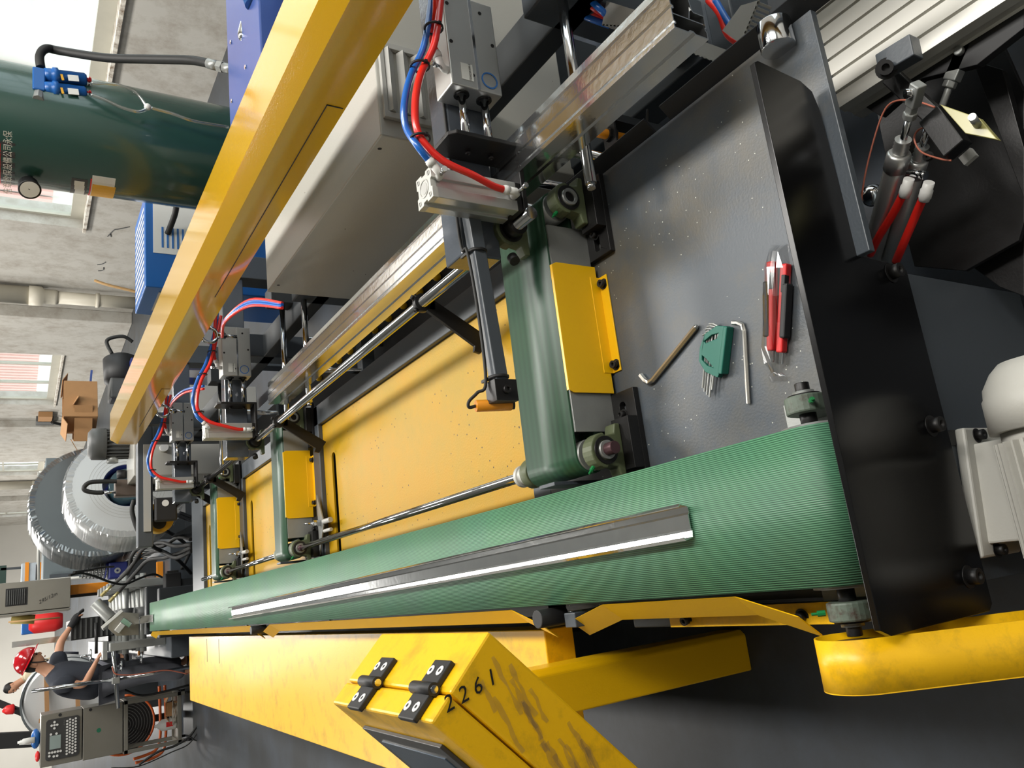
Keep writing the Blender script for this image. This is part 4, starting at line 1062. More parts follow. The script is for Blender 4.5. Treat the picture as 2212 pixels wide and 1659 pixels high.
# ================================================================== BACKGROUND, RIGHT
TC = (2.32, 3.857); TR = .275
def cylhit(px, py, c=TC, r=TR):
    d = P(px, py, Y=1.0)-Vector((0, 0, CAM_H)); a = d.x**2+d.y**2; b = -2*(d.x*c[0]+d.y*c[1]); k = c[0]**2+c[1]**2-r*r
    q = max(b*b-4*a*k, 0); t = (-b-math.sqrt(q))/(2*a); return Vector((d.x*t, d.y*t, CAM_H+d.z*t))
def decal(name, par, x0, y0, x1, y1, m, lift=.001, c=TC, r=TR):
    """curved sticker on the tank between two pixel corners"""
    a = cylhit(x0, y0); b = cylhit(x1, y1); z0, z1 = sorted((a.z, b.z))
    t0 = math.atan2(a.y-c[1], a.x-c[0]) % (2*math.pi); t1 = math.atan2(b.y-c[1], b.x-c[0]) % (2*math.pi)
    vs = []; n = 6
    for i in range(n+1):
        t = t0+(t1-t0)*i/n
        for z in (z0, z1):
            for rr in (r, r+lift): vs.append((c[0]+math.cos(t)*rr, c[1]+math.sin(t)*rr, z))
    fs = []
    for i in range(n):
        o = i*4
        fs += [(o+1, o+5, o+7, o+3), (o, o+4, o+5, o+1), (o+2, o+3, o+7, o+6)]
    fs += [(0, 1, 3, 2), (n*4, n*4+2, n*4+3, n*4+1)]
    mb = MB(); mb.add(vs, fs, False); return mb.build(name, m, par)
TK = thing('air_tank', 'tall dark green vertical air receiver tank with gauge and rating plates', 'tank', (*TC, 0))
mb = MB(); mb.lathe([(0.10, .18), (.14, .23), (.22, TR), (2.15, TR), (2.25, .24), (2.32, .12), (2.33, .0)], (*TC, 0), (0, 0, 1), 64); mb.build('tank_shell', tank_green, TK)
for k in range(3):
    a = 2.1*k; mb = MB(); mb.box(TC[0]+math.cos(a)*.2-.03, TC[0]+math.cos(a)*.2+.03, TC[1]+math.sin(a)*.2-.03, TC[1]+math.sin(a)*.2+.03, 0, .2); mb.build('leg', tank_green, TK)
g = cylhit(62, 393); gn = Vector((g.x-TC[0], g.y-TC[1], 0)).normalized(); gc = P(63, 405, Y=g.y-.05)
mb = MB(); mb.cyl(g, gc, .012, 12); mb.build('gauge_stem', black_m, TK)
fd = Vector((-.75, -.6, -.12)).normalized()
mb = MB(); mb.lathe([(-.03, .042), (.018, .045), (.022, .047), (.022, .040)], gc, fd, 28); go = mb.build('pressure_gauge', black_m, TK)
mb = MB(); mb.cyl(gc+fd*.020, gc+fd*.0232, .039, 28); mb.build('gauge_dial', white_lbl, go)
mb = MB(); mb.bar(gc+fd*.0238, gc+fd*.0238+Vector((.01, -.01, .028)), .003, .001, (fd.x, fd.y, fd.z)); mb.build('needle', ink, go)
decal('sign_plate', TK, -12, 394, 33, 310, bezel)
decal('sign_stripe', TK, -12, 394, 1, 310, red_p, .0016)
u_ = (cylhit(20, 330)-cylhit(20, 380)); tc0 = cylhit(18, 353)+Vector((-.003, -.004, 0))
text_mesh('sign_text', '信章致保設備公司永保', .038, tc0, (u_.x, u_.y, 0), (0, 0, 1), white_lbl, TK, .0003)
r1 = decal('rating_plate', TK, 150, 421, 190, 389, bezel)
for i in range(3):
    decal('plate_table', TK, 160+i*0, 417-9*i, 183, 411-9*i, white_lbl, .0016)
r2 = decal('notice_label', TK, 192, 424, 250, 386, white_lbl)
decal('notice_yellow', TK, 194, 424, 250, 405, yel_lbl, .0016); decal('notice_red', TK, 192, 424, 196, 386, red_p, .0018)
# filter pair
FL = thing('air_filter', 'pair of blue cylindrical air filters bolted high on the green tank', 'air filter', P(130, 185, Y=3.62))
Yf = 3.60
def fp(x, y, d=0): return P(x, y, Y=Yf+d)
for i, yy in enumerate((164, 193)):
    a = fp(96, yy-2); b = fp(187, yy+8); ax = (b-a).normalized()
    mb = MB(); L_ = (b-a).length
    mb.lathe([(0, .030), (.02, .032), (L_*.18, .032), (L_*.2, .038), (L_*.32, .038), (L_*.34, .030), (L_*.95, .029), (L_, .022)], a, ax, 28); o = mb.build('filter_bowl', blue_p, FL)
    c = fp(147, yy+4, -.03); e = fp(170, yy+6, -.03)
    mb = MB(); mb.bar(c, e, .030, .004, (0, -1, 0)); mb.build('filter_label', white_lbl, o)
    mb = MB(); mb.bar(fp(132, yy+3, -.031), fp(137, yy+3, -.031), .030, .004, (0, -1, 0)); mb.build('filter_band', yel_lbl, o)
    mb = MB(); mb.cyl(b, b+ax*.02, .010, 12); mb.bar(b+ax*.012-Vector((.0, .02, 0)), b+ax*.012+Vector((.0, .02, 0)), .006, .006); mb.build('drain_valve', red_p, o)
mb = MB(); a = fp(84, 152); b = fp(84, 200); mb.bar(a, b, .05, .05); mb.build('filter_head', blue_p, FL, .006)
mb = MB(); a = fp(84, 200); mb.cyl(a, cylhit(82, 215), .022, 8); mb.build('tank_nipple', steel_lt, FL)
hose_thing('air_hose', 'thick black rubber hose arching from the filters down to the blue compressor', [fp(88, 146), fp(86, 120), fp(100, 105), fp(130, 110), P(230, 125, Y=3.4), P(330, 128, Y=3.2), P(410, 130, Y=3.05), P(450, 137, Y=2.95), P(478, 145, Y=2.9)], .019, rubber)
mb = MB(); a = P(450, 137, Y=2.94); b = P(505, 151, Y=2.86); mb.cyl(a, a.lerp(b, .4), .021, 14); mb.cyl(a.lerp(b, .4), a.lerp(b, .6), .024, 6); mb.cyl(a.lerp(b, .6), b, .020, 14); o = mb.build('hose_fitting', steel_lt); o['label'] = 'metal hose fitting screwed into the blue compressor top'; o['category'] = 'fitting'
for k, (q, lb) in enumerate(((((197, 180), (230, 181), (262, 186), (290, 198), (305, 213), (315, 228)), 'clear drain tube looping from the upper filter'), (((197, 205), (225, 215), (262, 232), (295, 241), (312, 238), (318, 232)), 'clear drain tube looping from the lower filter'), (((325, 233), (370, 245), (420, 262), (495, 275)), 'single clear drain tube running down to the compressor'))):
    hose_thing('drain_tube', lb, [P(x, y, Y=3.5) for x, y in q], .008, clear_hose, 'tube', 'clear drain tubes')
o = MB(); c = P(319, 231, Y=3.5); o.ball(c, .016, 12); o = o.build('tube_junction', white_pl); o['label'] = 'small white Y junction joining the clear drain tubes'; o['category'] = 'fitting'
# compressor
CP = thing('air_compressor', 'bright blue compressor housing with pipe elbow behind the yellow beam', 'compressor', (2.1, 2.6, 0))
mb = MB(); mb.box(1.80, 2.75, 2.30, 2.77, .1, 1.05); mb.build('housing', blue_lt, CP, .006)
mb = MB(); mb.box(2.10, 2.75, 1.9, 2.30, .1, .98); mb.build('side_housing', blue_p, CP, .006)
mb = MB(); mb.box(1.84, 2.7, 2.34, 2.72, 0, .1); mb.build('base', frame_dk, CP)
for p in ((2.15, 2.7), (2.2, 2.5), (1.9, 2.72), (1.9, 2.5)):
    mb = MB(); mb.cyl((*p, 1.05), (*p, 1.055), .008, 10); mb.build('screw', chrome, CP)
mb = MB(); mb.tube([P(540, 12, Y=2.55), P(532, 40, Y=2.55), P(526, 62, Y=2.55), P(524, 78, Y=2.55), P(532, 84, Y=2.56), P(548, 82, Y=2.6)], .017, 14); mb.build('pipe_elbow', galv, CP)
mb = MB(); mb.lathe([(0, .05), (.06, .055), (.12, .05)], P(560, 10, Y=2.4), (1, -.1, .2), 24); mb.build('valve_body', blue_p, CP)
# dryer
DR = thing('air_dryer', 'blue and grey refrigerated air dryer box between the tank and the beam', 'dryer', (2.3, 5.1, 0))
a = P(313, 618, Y=4.9); b = P(310, 445, Y=4.9)
mb = MB(); mb.box(1.99, 2.62, 4.9, 5.4, .12, 1.085); mb.build('housing', blue_p, DR, .006)
mb = MB(); mb.box(2.0, 2.6, 4.93, 5.35, 0, .12); mb.build('base', frame_dk, DR)
mb = MB(); mb.box(2.22, 2.60, 4.896, 4.9, .70, 1.04); mb.build('top_panel', white_pl, DR)
for i in range(5):
    mb = MB(); mb.box(2.26, 2.40, 4.894, 4.896, .98-.03*i, .992-.03*i); mb.build('panel_print', blue_lbl, DR)
mb = MB(); mb.box(1.986, 1.99, 4.97, 5.3, .62, 1.0); mb.build('side_panel', grey_pl, DR)
mb = MB(); mb.box(1.984, 1.987, 5.02, 5.12, .80, .93); mb.build('display', bezel, DR)
for i in range(12):
    mb = MB(); mb.box(2.03+.045*i, 2.05+.045*i, 4.95, 5.35, 1.085, 1.0875); mb.build('vent_slat', white_pl, DR)
hose_thing('air_hose', 'short black hose plugged into the blue dryer', [P(382, 440, Y=4.7), P(378, 462, Y=4.78), P(370, 485, Y=4.85), P(362, 505, Y=4.9)], .018, rubber)
o = MB(); pth = [P(205, 606, X=5.3), P(235, 616, X=5.2), P(300, 632, X=5.1), P(345, 648, X=5.0)]; o.tube(pth, .022, 10); o = o.build('bamboo_pole', wood); o['label'] = 'brown bamboo pole leaning by the cream drain pipe'; o['category'] = 'pole'
# wall scribbles
ws = thing('wall_mark', 'dark scratched marks on the grey wall beside the dryer', 'mark', (5.69, 12.8, 1.0))
for q in (((232, 511), (246, 497), (256, 495), (280, 490)), ((238, 505), (240, 512)), ((210, 572), (222, 570), (228, 566)), ((212, 585), (222, 584), (224, 578))):
    mb = MB(); mb.tube([P(x, y, X=5.694) for x, y in q], .006, 5); mb.build('scratch', frame_dk, ws)
# junction box on wall
JB = thing('junction_box', 'small grey junction box with black cable on the wall left of the coil', 'junction box', P(95, 915, X=5.6))
a = P(78, 905, X=5.62); b = P(112, 925, X=5.62)
mb = MB(); mb.box(5.55, 5.699, min(a.y, b.y), max(a.y, b.y), min(a.z, b.z), max(a.z, b.z)); mb.build('box', motor_dk, JB, .005)
mb = MB(); mb.tube([P(x, y, X=5.5) for x, y in ((112, 912), (128, 916), (145, 920), (160, 922), (172, 918))], .04, 8); mb.build('cable', rubber, JB)
o = MB(); o.box(5.55, 5.69, 23.3, 23.9, 1.03, 1.35); o = o.build('wood_block', cardboard); o['label'] = 'small wooden block on the far window sill'; o['category'] = 'block'
# bench with cardboard boxes
WB = thing('work_bench', 'dark blue steel bench behind the end of the yellow beam', 'bench', (2.3, 9.2, 0))
mb = MB(); mb.box(1.9, 2.75, 8.8, 9.6, .66, .74); mb.build('bench_top', blue_dk, WB, .005)
for x in (1.95, 2.7):
    for y in (8.85, 9.5): mb = MB(); mb.box(x-.04, x+.04, y-.04, y+.04, 0, .66); mb.build('leg', blue_dk, WB)
def boxy(name, lab, cat, px, py, Y, s, m, group=None, rz=0):
    c = P(px, py, Y=Y); t = thing(name, lab, cat, c, group)
    q = Quaternion((0, 0, 1), rz)
    mb = MB(); w_, d_, h_ = s; th = .006
    for sx_ in (-1, 1): mb.obox(c+q @ Vector((sx_*w_/2, 0, 0)), (th, d_, h_), q); mb.obox(c+q @ Vector((0, sx_*d_/2, 0)), (w_, th, h_), q)
    mb.obox(c+Vector((0, 0, -h_/2)), (w_, d_, th), q); mb.build('carton', m, t)
    for sx_ in (-1, 1):
        mb = MB(); mb.obox(c+q @ Vector((sx_*(w_/2+.05), 0, h_/2-.01)), (.10, d_, th), q @ Quaternion((0, 1, 0), sx_*.5)); mb.build('flap', m, t)
    return t
boxy('cardboard_box', 'open brown cardboard box standing on the blue bench', 'box', 172, 880, 9.0, (.42, .35, .30), cardboard, None, .3)
boxy('cardboard_box', 'torn flat cardboard box below the open box on the bench', 'box', 178, 912, 8.95, (.36, .28, .16), cardboard, None, -.3)
GH = thing('angle_grinder', 'orange and grey tool lying in the open cardboard box', 'tool', P(168, 850, Y=9.0))
mb = MB(); mb.bar(P(160, 838, Y=8.95), P(185, 842, Y=8.95), .06, .05); mb.build('tool_body', orange_p, GH, .008)
mb = MB(); mb.cyl(P(185, 842, Y=8.95), P(210, 846, Y=8.95), .025, 14); mb.build('tool_handle', grey_pl, GH)
mb = MB(); mb.bar(P(198, 800, Y=9.0), P(192, 862, Y=9.0), .02, .02); o = mb.build('paint_roller', blue_lt); o['label'] = 'thin blue and white stick leaning out of the boxes'; o['category'] = 'stick'
BM = thing('black_machine', 'black dusty compressor motor behind the yellow beam on the blue bench', 'machine', P(262, 795, Y=9.1))
c = P(262, 800, Y=9.1)
mb = MB(); mb.lathe([(-.16, .10), (-.14, .17), (.12, .18), (.16, .12)], c, (1, .2, 0), 28); mb.build('drum', black_m, BM)
mb = MB(); mb.box(c.x-.35, c.x-.12, c.y-.15, c.y+.15, c.z-.22, c.z+.12); mb.build('housing', motor_dk, BM, .02)
mb = MB(); mb.box(c.x-.5, c.x-.2, c.y-.12, c.y+.12, c.z-.38, c.z-.22); mb.build('stand', frame_dk, BM, .01)
mb = MB(); mb.tube([c+V(.15, -.1, .1), c+V(.3, -.1, .15), c+V(.35, -.12, 0), c+V(.3, -.1, -.1)], .02, 8); mb.build('hose', rubber, BM)

# dark motor on the frame end
MT = thing('electric_motor', 'dark grey finned motor standing upright beside the end of the yellow beam', 'motor', (1.36, 6.55, 0))
c = Vector((1.36, 6.6, 0))
mb = MB(); mb.lathe([(.90, .095), (1.16, .095)], c, (0, 0, 1), 32); mb.build('motor_body', motor_dk, MT)
for k in range(24):
    a = 2*math.pi*k/24; mb = MB(); mb.obox(c+Vector((math.cos(a)*.105, math.sin(a)*.105, 1.03)), (.024, .005, .25), Quaternion((0, 0, 1), a)); mb.build('cooling_fin', motor_dk, MT)
mb = MB(); mb.lathe([(1.155, .122), (1.25, .120), (1.275, .09), (1.277, 0)], c, (0, 0, 1), 36); mb.build('fan_cover', motor_dk, MT)
mb = MB(); mb.box(1.25, 1.47, 6.5, 6.7, .80, .90); mb.build('flange', frame_dk, MT); mb = MB(); mb.box(1.27, 1.45, 6.5, 6.68, 0, .80); mb.build('pump_base', frame_dk, MT)
# gantry at far end of the beam
GT = thing('end_gantry', 'dark grey square beam reaching left from the end of the yellow beam', 'machine frame', (.9, 5.9, 0))
mb = MB(); mb.box(.50, 1.34, 5.86, 5.96, .925, 1.02); mb.build('cross_tube', frame_m, GT, .005)
mb = MB(); mb.box(.60, 1.20, 5.845, 5.858, .94, .985); mb.build('slotted_duct', grey_pl, GT)
mb = MB(); mb.box(1.22, 1.34, 5.86, 5.96, 0, .925); mb.build('gantry_post', frame_m, GT, .005)
mb = MB(); mb.box(.66, .82, 5.80, 5.86, .78, .92); so_ = mb.build('black_switch_box', black_m, GT, .01)
mb = MB(); mb.cyl((.78, 5.795, .855), (.78, 5.80, .855), .022, 24); mb.build('round_sticker', white_lbl, so_)
mb = MB(); mb.cyl((.69, 5.98, .86), (.69, 6.12, .86), .085, 36); mb.box(.69, .80, 5.98, 6.12, .80, .92); mb.build('yellow_wheel_guard', mat('guard_ochre', (200, 156, 30), .4), GT)
mb = MB(); mb.cyl((.67, 5.965, .87), (.67, 5.98, .87), .045, 30); mb.build('wheel', black_ox, GT)
mb = MB(); mb.box(1.17, 1.50, 6.30, 6.34, .30, .80); mb.build('rear_panel', frame_m, GT)
VB = thing('valve_block', 'brown steel valve block with a curved black hose in front of the coil', 'valve', P(275, 1055, Y=6.6))
c = P(272, 1055, Y=6.7)
mb = MB(); mb.obox(c, (.13, .10, .16)); mb.build('block', mat('brown_block', (92, 80, 72), .5, .2, .1, 10), VB, .008)
mb = MB(); mb.cyl(c+V(.08, 0, .03), c+V(.14, 0, .03), .035, 16); mb.build('solenoid', black_m, VB)
mb = MB(); mb.tube([P(x, y, Y=6.6) for x, y in ((252, 1040), (225, 1040), (195, 1042), (182, 1052), (185, 1060), (205, 1064), (222, 1064))], .017, 10); mb.build('curved_hose', rubber, VB)
mb = MB(); mb.cyl(P(222, 1064, Y=6.6), P(250, 1063, Y=6.6), .012, 12); mb.build('hose_nipple', chrome, VB)
mb = MB(); mb.tube([P(x, y, Y=6.6) for x, y in ((290, 1080), (285, 1100), (290, 1125), (300, 1150), (320, 1175))], .017, 10); mb.build('down_hose', rubber, VB)
mb = MB(); mb.lathe([(0, .04), (.055, .04)], P(243, 1000, Y=6.6), (1, 0, 0), 24); mb.build('gauge_can', steel_lt, VB)
mb = MB(); mb.box(c.x-.03, c.x+.03, c.y-.03, c.y+.03, 0, c.z-.08); mb.build('stand', frame_dk, VB)

# ================================================================== COILS
def coil(lab, cx, cy, cz, R, ri, w_, tilt, m_face, m_rim, wrap):
    t = thing('steel_coil', lab, 'coil', (cx, cy, cz-R), 'strip coils')
    ax = Vector((math.sin(tilt), math.cos(tilt), 0)); c = Vector((cx, cy, cz))
    mb = MB(); mb.ring(c, c+ax*w_, R, ri, 72); mb.build('wound_strip', m_face, t)
    for k in range(4 if m_face is coil_m else 0):
        rr = ri+(R-ri)*(k+1)/10.5
        mb = MB(); mb.ring(c-ax*.001, c+ax*.001, rr+.0012, rr-.001, 72); mb.build('winding_edge', grey_pl, t)
    if wrap:
        random.seed(5); K = 220; vs = []
        for i in range(K):
            a = 2*math.pi*i/K
            e1 = Vector((math.cos(tilt), -math.sin(tilt), 0)); d_ = e1*math.cos(a)+Vector((0, 0, 1))*math.sin(a)
            for j, (rr, oo) in enumerate(((R-.05, -.006), (R+.0, -.012), (R+.012, .02), (R+.012, w_-.02), (R-.02, w_+.01))):
                vs.append(c+d_*(rr+random.uniform(-.004, .006))+ax*(oo+random.uniform(-.004, .004)))
        mb = MB(); mb.add(vs, [(i*5+j, i*5+j+1, ((i+1) % K)*5+j+1, ((i+1) % K)*5+j) for i in range(K) for j in range(4)], False); mb.build('plastic_wrap', film, t)
    mb = MB(); mb.ring(c+ax*.01, c+ax*(w_-.01), ri, ri-.006, 48); mb.build('core_sleeve', blue_dk, t)
    return t, c, ax
t1, c1, ax1 = coil('bright silver steel strip coil with a clear wrapped rim', 1.135, 7.2, .94, .455, .19, .36, -.25, coil_m, coil_dk, True)
e1 = Vector((ax1.y, -ax1.x, 0))
mb = MB(); q = c1-ax1*.012; a_ = -math.radians(125); d_ = e1*math.cos(a_)+Vector((0, 0, 1))*math.sin(a_); mb.bar(q+d_*.18, q+d_*.47, .03, .004, tuple(ax1)); mb.build('binding_strap', chrome, t1)
mb = MB(); mb.cyl(c1-ax1*.02, c1+ax1*.30, .14, 32); mb.build('bore_film', mat('dark_film', (60, 84, 92), .25, 0, .4, 9, bump=.4, bscale=30), t1)
t2, c2, ax2 = coil('larger dark grey wrapped coil standing behind the silver coil', 1.33, 9.4, 1.0, .62, .22, .45, -.25, coil_dk, coil_m, True)
for (tt, cc, ax_, R_, lab) in ((t1, c1, ax1, .455, 'dark steel cradle under the silver coil'), (t2, c2, ax2, .62, 'dark steel cradle under the larger wrapped coil')):
    k = thing('coil_cradle', lab, 'stand', (cc.x, cc.y, 0))
    mb = MB(); m0 = cc+ax_*.18; mb.box(m0.x-.4, m0.x+.4, m0.y-.15, m0.y+.15, 0, .12); mb.build('base', frame_dk, k)
    for s_ in (-1, 1): mb = MB(); mb.prism([(m0.x+s_*.4, m0.y-.12, .12), (m0.x+s_*.15, m0.y-.12, .12), (m0.x+s_*.38, m0.y-.12, cc.z-R_*.82)], (0, .24, 0)); mb.build('wedge', frame_dk, k)
# grey cabinets and panels behind the coils
PB = thing('grey_machine_cabinet', 'large smooth blue grey cabinet behind the coils', 'cabinet', (1.5, 14, 0))
mb = MB(); mb.box(.80, 2.6, 13.6, 14.6, 0, 1.385); mb.build('cabinet_body', mat('blue_grey_sheet', (112, 122, 126), .35, 0, .04, 3), PB, .01)
mb = MB(); mb.box(.81, .86, 13.57, 13.6, .1, 1.3); mb.build('door_edge', frame_m, PB); mb = MB(); mb.cyl((.93, 13.57, .9), (.93, 13.6, .9), .035, 16); mb.build('door_lock', chrome, PB)
PC = thing('corrugated_panel', 'pale corrugated sheet panel leaning behind the dark hoses', 'panel', (.95, 12.5, 0))
for i in range(16):
    mb = MB(); mb.box(.74+.03*i, .755+.03*i, 12.50, 12.52, .02, .95); mb.build('rib', grey_pl, PC)
mb = MB(); mb.box(.72, 1.22, 12.52, 12.54, .02, .98); mb.build('sheet', coil_dk, PC)
for i, (x0, x1) in enumerate(((46, 70), (75, 94))):
    a = P(x0, 1217, Y=17); b = P(x1, 1256, Y=17)
    t = thing('wrapped_bundle', ['film wrapped bundle with an orange band, the left one by the far wall', 'second film wrapped bundle with an orange band beside the first'][i], 'bundle', (a.x, 17, 0), 'bundles by the far wall')
    mb = MB(); mb.box(min(a.x, b.x), max(a.x, b.x), 17, 17.4, b.z-.9, max(a.z, b.z)); mb.build('wrapped_stack', mat('pale_film', (176, 186, 194), .3, 0, .2, 8), t, .02)
    m_ = (a.z+b.z)/2; mb = MB(); mb.box(min(a.x, b.x)-.01, max(a.x, b.x)+.01, 16.98, 17.0, a.z-.12-.0, a.z-.06); mb.build('orange_band', orange_p, t)
PS = thing('film_pallet', 'low grey stack under the wrapped bundles', 'stack', (1.3, 17.2, 0))
mb = MB(); mb.box(.95, 1.75, 16.95, 17.5, 0, P(80, 1230, Y=17).z-.75); mb.build('stack_body', frame_m, PS)
SP = thing('handrail', 'thin grey pipe rail crossing in front of the far windows', 'rail', (1.5, 13, 0))
a = P(84, 1020, Y=13); b = P(83, 1255, Y=13)
mb = MB(); mb.cyl(a, b, .02, 12); mb.build('rail_pipe', alu_lt, SP)
for q in (a, b): mb = MB(); mb.cyl((q.x, q.y, 0), q, .02, 12); mb.build('rail_post', alu_lt, SP)

# ================================================================== ROLL FORMER
RM = thing('roll_forming_machine', 'dark grey oily roll forming machine at the far end of the green belt', 'machine', (.1, 10, 0))
mb = MB(); mb.box(-.35, .75, 8.55, 13.5, 0, .42); mb.build('bed', frame_m, RM, .01)
mb = MB(); mb.box(-.10, .34, 8.35, 8.5, 0, .66); mb.box(-.14, .30, 7.98, 8.1, .0, .60); mb.build('exit_stand', frame_dk, RM, .008)
mb = MB(); mb.box(-.08, .14, 9.9, 10.9, .42, 1.20); mb.build('chain_guard', black_m, RM, .01)
for i in range(14):
    z = .50+.05*i; mb = MB(); mb.box(-.07, .13, 9.88, 9.9, z, z+.02); mb.build('guard_rib', motor_dk, RM)
for i in range(5):
    y = 8.9+i*.35
    mb = MB(); mb.box(-.22, -.14, y-.06, y+.06, .42, .92); mb.build('roll_stand', steel_lt, RM, .006); mb = MB(); mb.box(.36, .44, y-.06, y+.06, .42, .92); mb.build('roll_stand', steel_lt, RM, .006)
    mb = MB(); mb.cyl((-.26, y, .62), (.5, y, .62), .03, 16); mb.cyl((-.26, y, .78), (.5, y, .78), .03, 16); mb.build('roll_shaft', steel_lt, RM)
    mb = MB(); mb.lathe([(0, .07), (.06, .08), (.12, .07)], (.05, y, .62), (1, 0, 0), 24); mb.build('forming_roll', motor_dk, RM); mb = MB(); mb.lathe([(0, .075), (.06, .06), (.12, .075)], (.05, y, .78), (1, 0, 0), 24); mb.build('forming_roll', motor_dk, RM)
q = [P(x, y, Y=8.45) for x, y in ((236, 1342), (234, 1358), (252, 1374), (288, 1372), (300, 1372), (300, 1325), (262, 1322))]
mb = MB(); mb.prism(q, (0, .02, 0)); mb.build('die_plate', stainless, RM, .002)
mb = MB(); mb.obox(P(262, 1352, Y=8.40), (.12, .08, .05), Quaternion((0, 1, 0), .7)); mb.build('cutting_head', alu_lt, RM, .004)
mb = MB(); mb.obox(P(272, 1345, Y=8.38), (.05, .06, .10), Quaternion((0, 1, 0), .7)); mb.build('cutter_slide', chrome, RM, .004)
a = P(206, 1302, Y=8.55); b = P(240, 1336, Y=8.5)
mb = MB(); mb.cyl(a, b, .055, 28); mb.build('hydraulic_cylinder', steel_lt, RM, .003)
d_ = (b-a).normalized(); sd_ = d_.cross(Vector((0, 1, 0))).normalized()
mb = MB(); mb.bar(b-sd_*.11+d_*.02, b+sd_*.11+d_*.02, .10, .03, tuple(d_)); mb.build('cylinder_flange', alu_lt, RM, .004)
for q in (((241, 1265), (218, 1288)), ((256, 1279), (236, 1300))):
    a = P(*q[0], Y=8.5); b = P(*q[1], Y=8.5); mb = MB(); mb.cyl(a, a.lerp(b, .6), .014, 12); mb.cyl(a.lerp(b, .6), b, .018, 6); mb.build('brass_ferrule', mat('zinc_yellow', (216, 200, 140), .3, .7, .05, 9), RM)
for i, q in enumerate((((196, 1415), (200, 1412)), ((262, 1438), (266, 1435)), ((305, 1420), (312, 1416)))):
    c = P(*q[0], Y=9.2); mb = MB(); pts_ = [(c.x+math.cos(a)*.05, c.y+math.sin(a)*.05, c.z) for a in [2*math.pi*k/18 for k in range(19)]]
    mb.tube(pts_, .009, 8, path=False); mb.bar(c+V(-.05, 0, 0), c+V(.05, 0, 0), .012, .008); mb.cyl(c, c+V(0, 0, .09), .011, 12); mb.build('handwheel', chrome, RM)
mb = MB(); mb.cyl(P(208, 1345, Y=9.3), P(208, 1412, Y=9.3), .016, 12); mb.build('feed_screw', black_ox, RM)
mb = MB(); mb.box(-.30, -.12, 9.1, 11, .92, .96); mb.build('top_rail', steel_lt, RM, .004)
for i, (a, b) in enumerate((((152, 1263), (300, 1300)), )):
    pass
OF = thing('orange_stand', 'orange painted steel frame standing beside the roll former', 'machine frame', (.45, 10.9, 0))
mb = MB(); a = P(152, 1265, Y=10.8); mb.box(.43, .54, 10.75, 10.86, 0, 1.168); mb.build('orange_post', orange_p, OF, .006)
mb = MB(); mb.box(-.35, .85, 10.6, 10.66, .42, .47); mb.build('orange_rail', orange_p, OF, .004)
mb = MB(); mb.box(.20, .60, 8.9, 8.95, .43, .49); mb.build('orange_rail', orange_p, OF, .004)
BG = thing('gearbox_motor', 'dark blue gearbox with a ribbed motor beside the hoses', 'gearbox', (.6, 9.5, .42))
mb = MB(); mb.box(.50, .67, 9.45, 9.62, .70, .885); mb.build('gearbox', blue_dk, BG, .015)
mb = MB(); mb.ring((.58, 9.44, .80), (.58, 9.455, .80), .03, .012, 18); mb.build('shaft_seal', steel_lt, BG)
for i in range(7): mb = MB(); mb.lathe([(0, .085-.006*i), (.012, .085-.006*i)], (.585, 9.53, .90+.035*i), (.15, 0, 1), 22); mb.build('motor_rib', blue_dk if i < 1 else motor_dk, BG)
mb = MB(); mb.box(.50, .68, 9.45, 9.65, .42, .70); mb.build('gear_base', frame_dk, BG)
# hose bundle
HS = [((415, 1175), (380, 1180), (345, 1172), (310, 1185), (290, 1215), (270, 1240), (241, 1265)), ((415, 1182), (385, 1195), (355, 1205), (320, 1210), (295, 1235), (275, 1258), (256, 1279)),
      ((412, 1165), (385, 1160), (350, 1180), (310, 1175), (285, 1200), (280, 1225), (262, 1245)), ((414, 1190), (380, 1205), (345, 1190), (320, 1195), (300, 1205), (285, 1222), (275, 1240)),
      ((340, 1138), (365, 1150), (395, 1170), (408, 1190), (405, 1205), (390, 1232)), ((300, 1145), (330, 1180), (360, 1195), (385, 1210), (400, 1225), (414, 1240)),
      ((150, 1243), (175, 1238), (205, 1245), (240, 1258), (270, 1262), (300, 1250), (330, 1240), (350, 1247)), ((160, 1236), (190, 1232), (220, 1226), (245, 1224)),
      ((375, 1105), (395, 1110), (415, 1118)), ((375, 1110), (395, 1118), (415, 1126))]
HL = ['uppermost hydraulic hose running to the cylinder ferrule', 'hydraulic hose running to the second cylinder ferrule', 'hydraulic hose curling beside the blue gearbox', 'short hydraulic hose under the bundle by the gearbox', 'hose curving down from the yellow wheel guard', 'hose crossing under the bundle to the table end', 'long thin cable sagging across the orange post', 'short cable in front of the corrugated panel', 'upper black strap hose left of the table end', 'lower black strap hose left of the table end']
for q, lb in zip(HS, HL):
    n_ = len(q); hose_thing('hydraulic_hose', 'black '+lb, [P(x, y, Y=7.2+1.4*i/(n_-1)) for i, (x, y) in enumerate(q)], .017 if 'cable' not in lb else .010, rubber, 'hose', 'black hoses between the table and the roll former')
CB3 = thing('black_terminal_box', 'black terminal box on the frame behind the end of the green belt', 'box', P(370, 1262, Y=7.9))
c = P(372, 1262, Y=8.15)
mb = MB(); mb.obox(c, (.20, .14, .14)); mb.build('box_body', black_m, CB3, .008); mb = MB(); mb.obox(c+V(.11, 0, 0), (.03, .10, .10)); mb.build('box_lid', bezel, CB3, .004)
mb = MB(); mb.box(c.x-.04, c.x+.04, c.y-.04, c.y+.04, 0, c.z-.07); mb.build('box_stand', frame_dk, CB3)
p3_ = thing('steel_profile', 'short end of grey steel profile feeding onto the far end of the belt', 'profile', (.04, 8.4, .70))
shell([(.008, .742), (.008, .706), (.070, .706), (.070, .742)], .002, 7.55, 9.4).build('channel', galv, p3_)
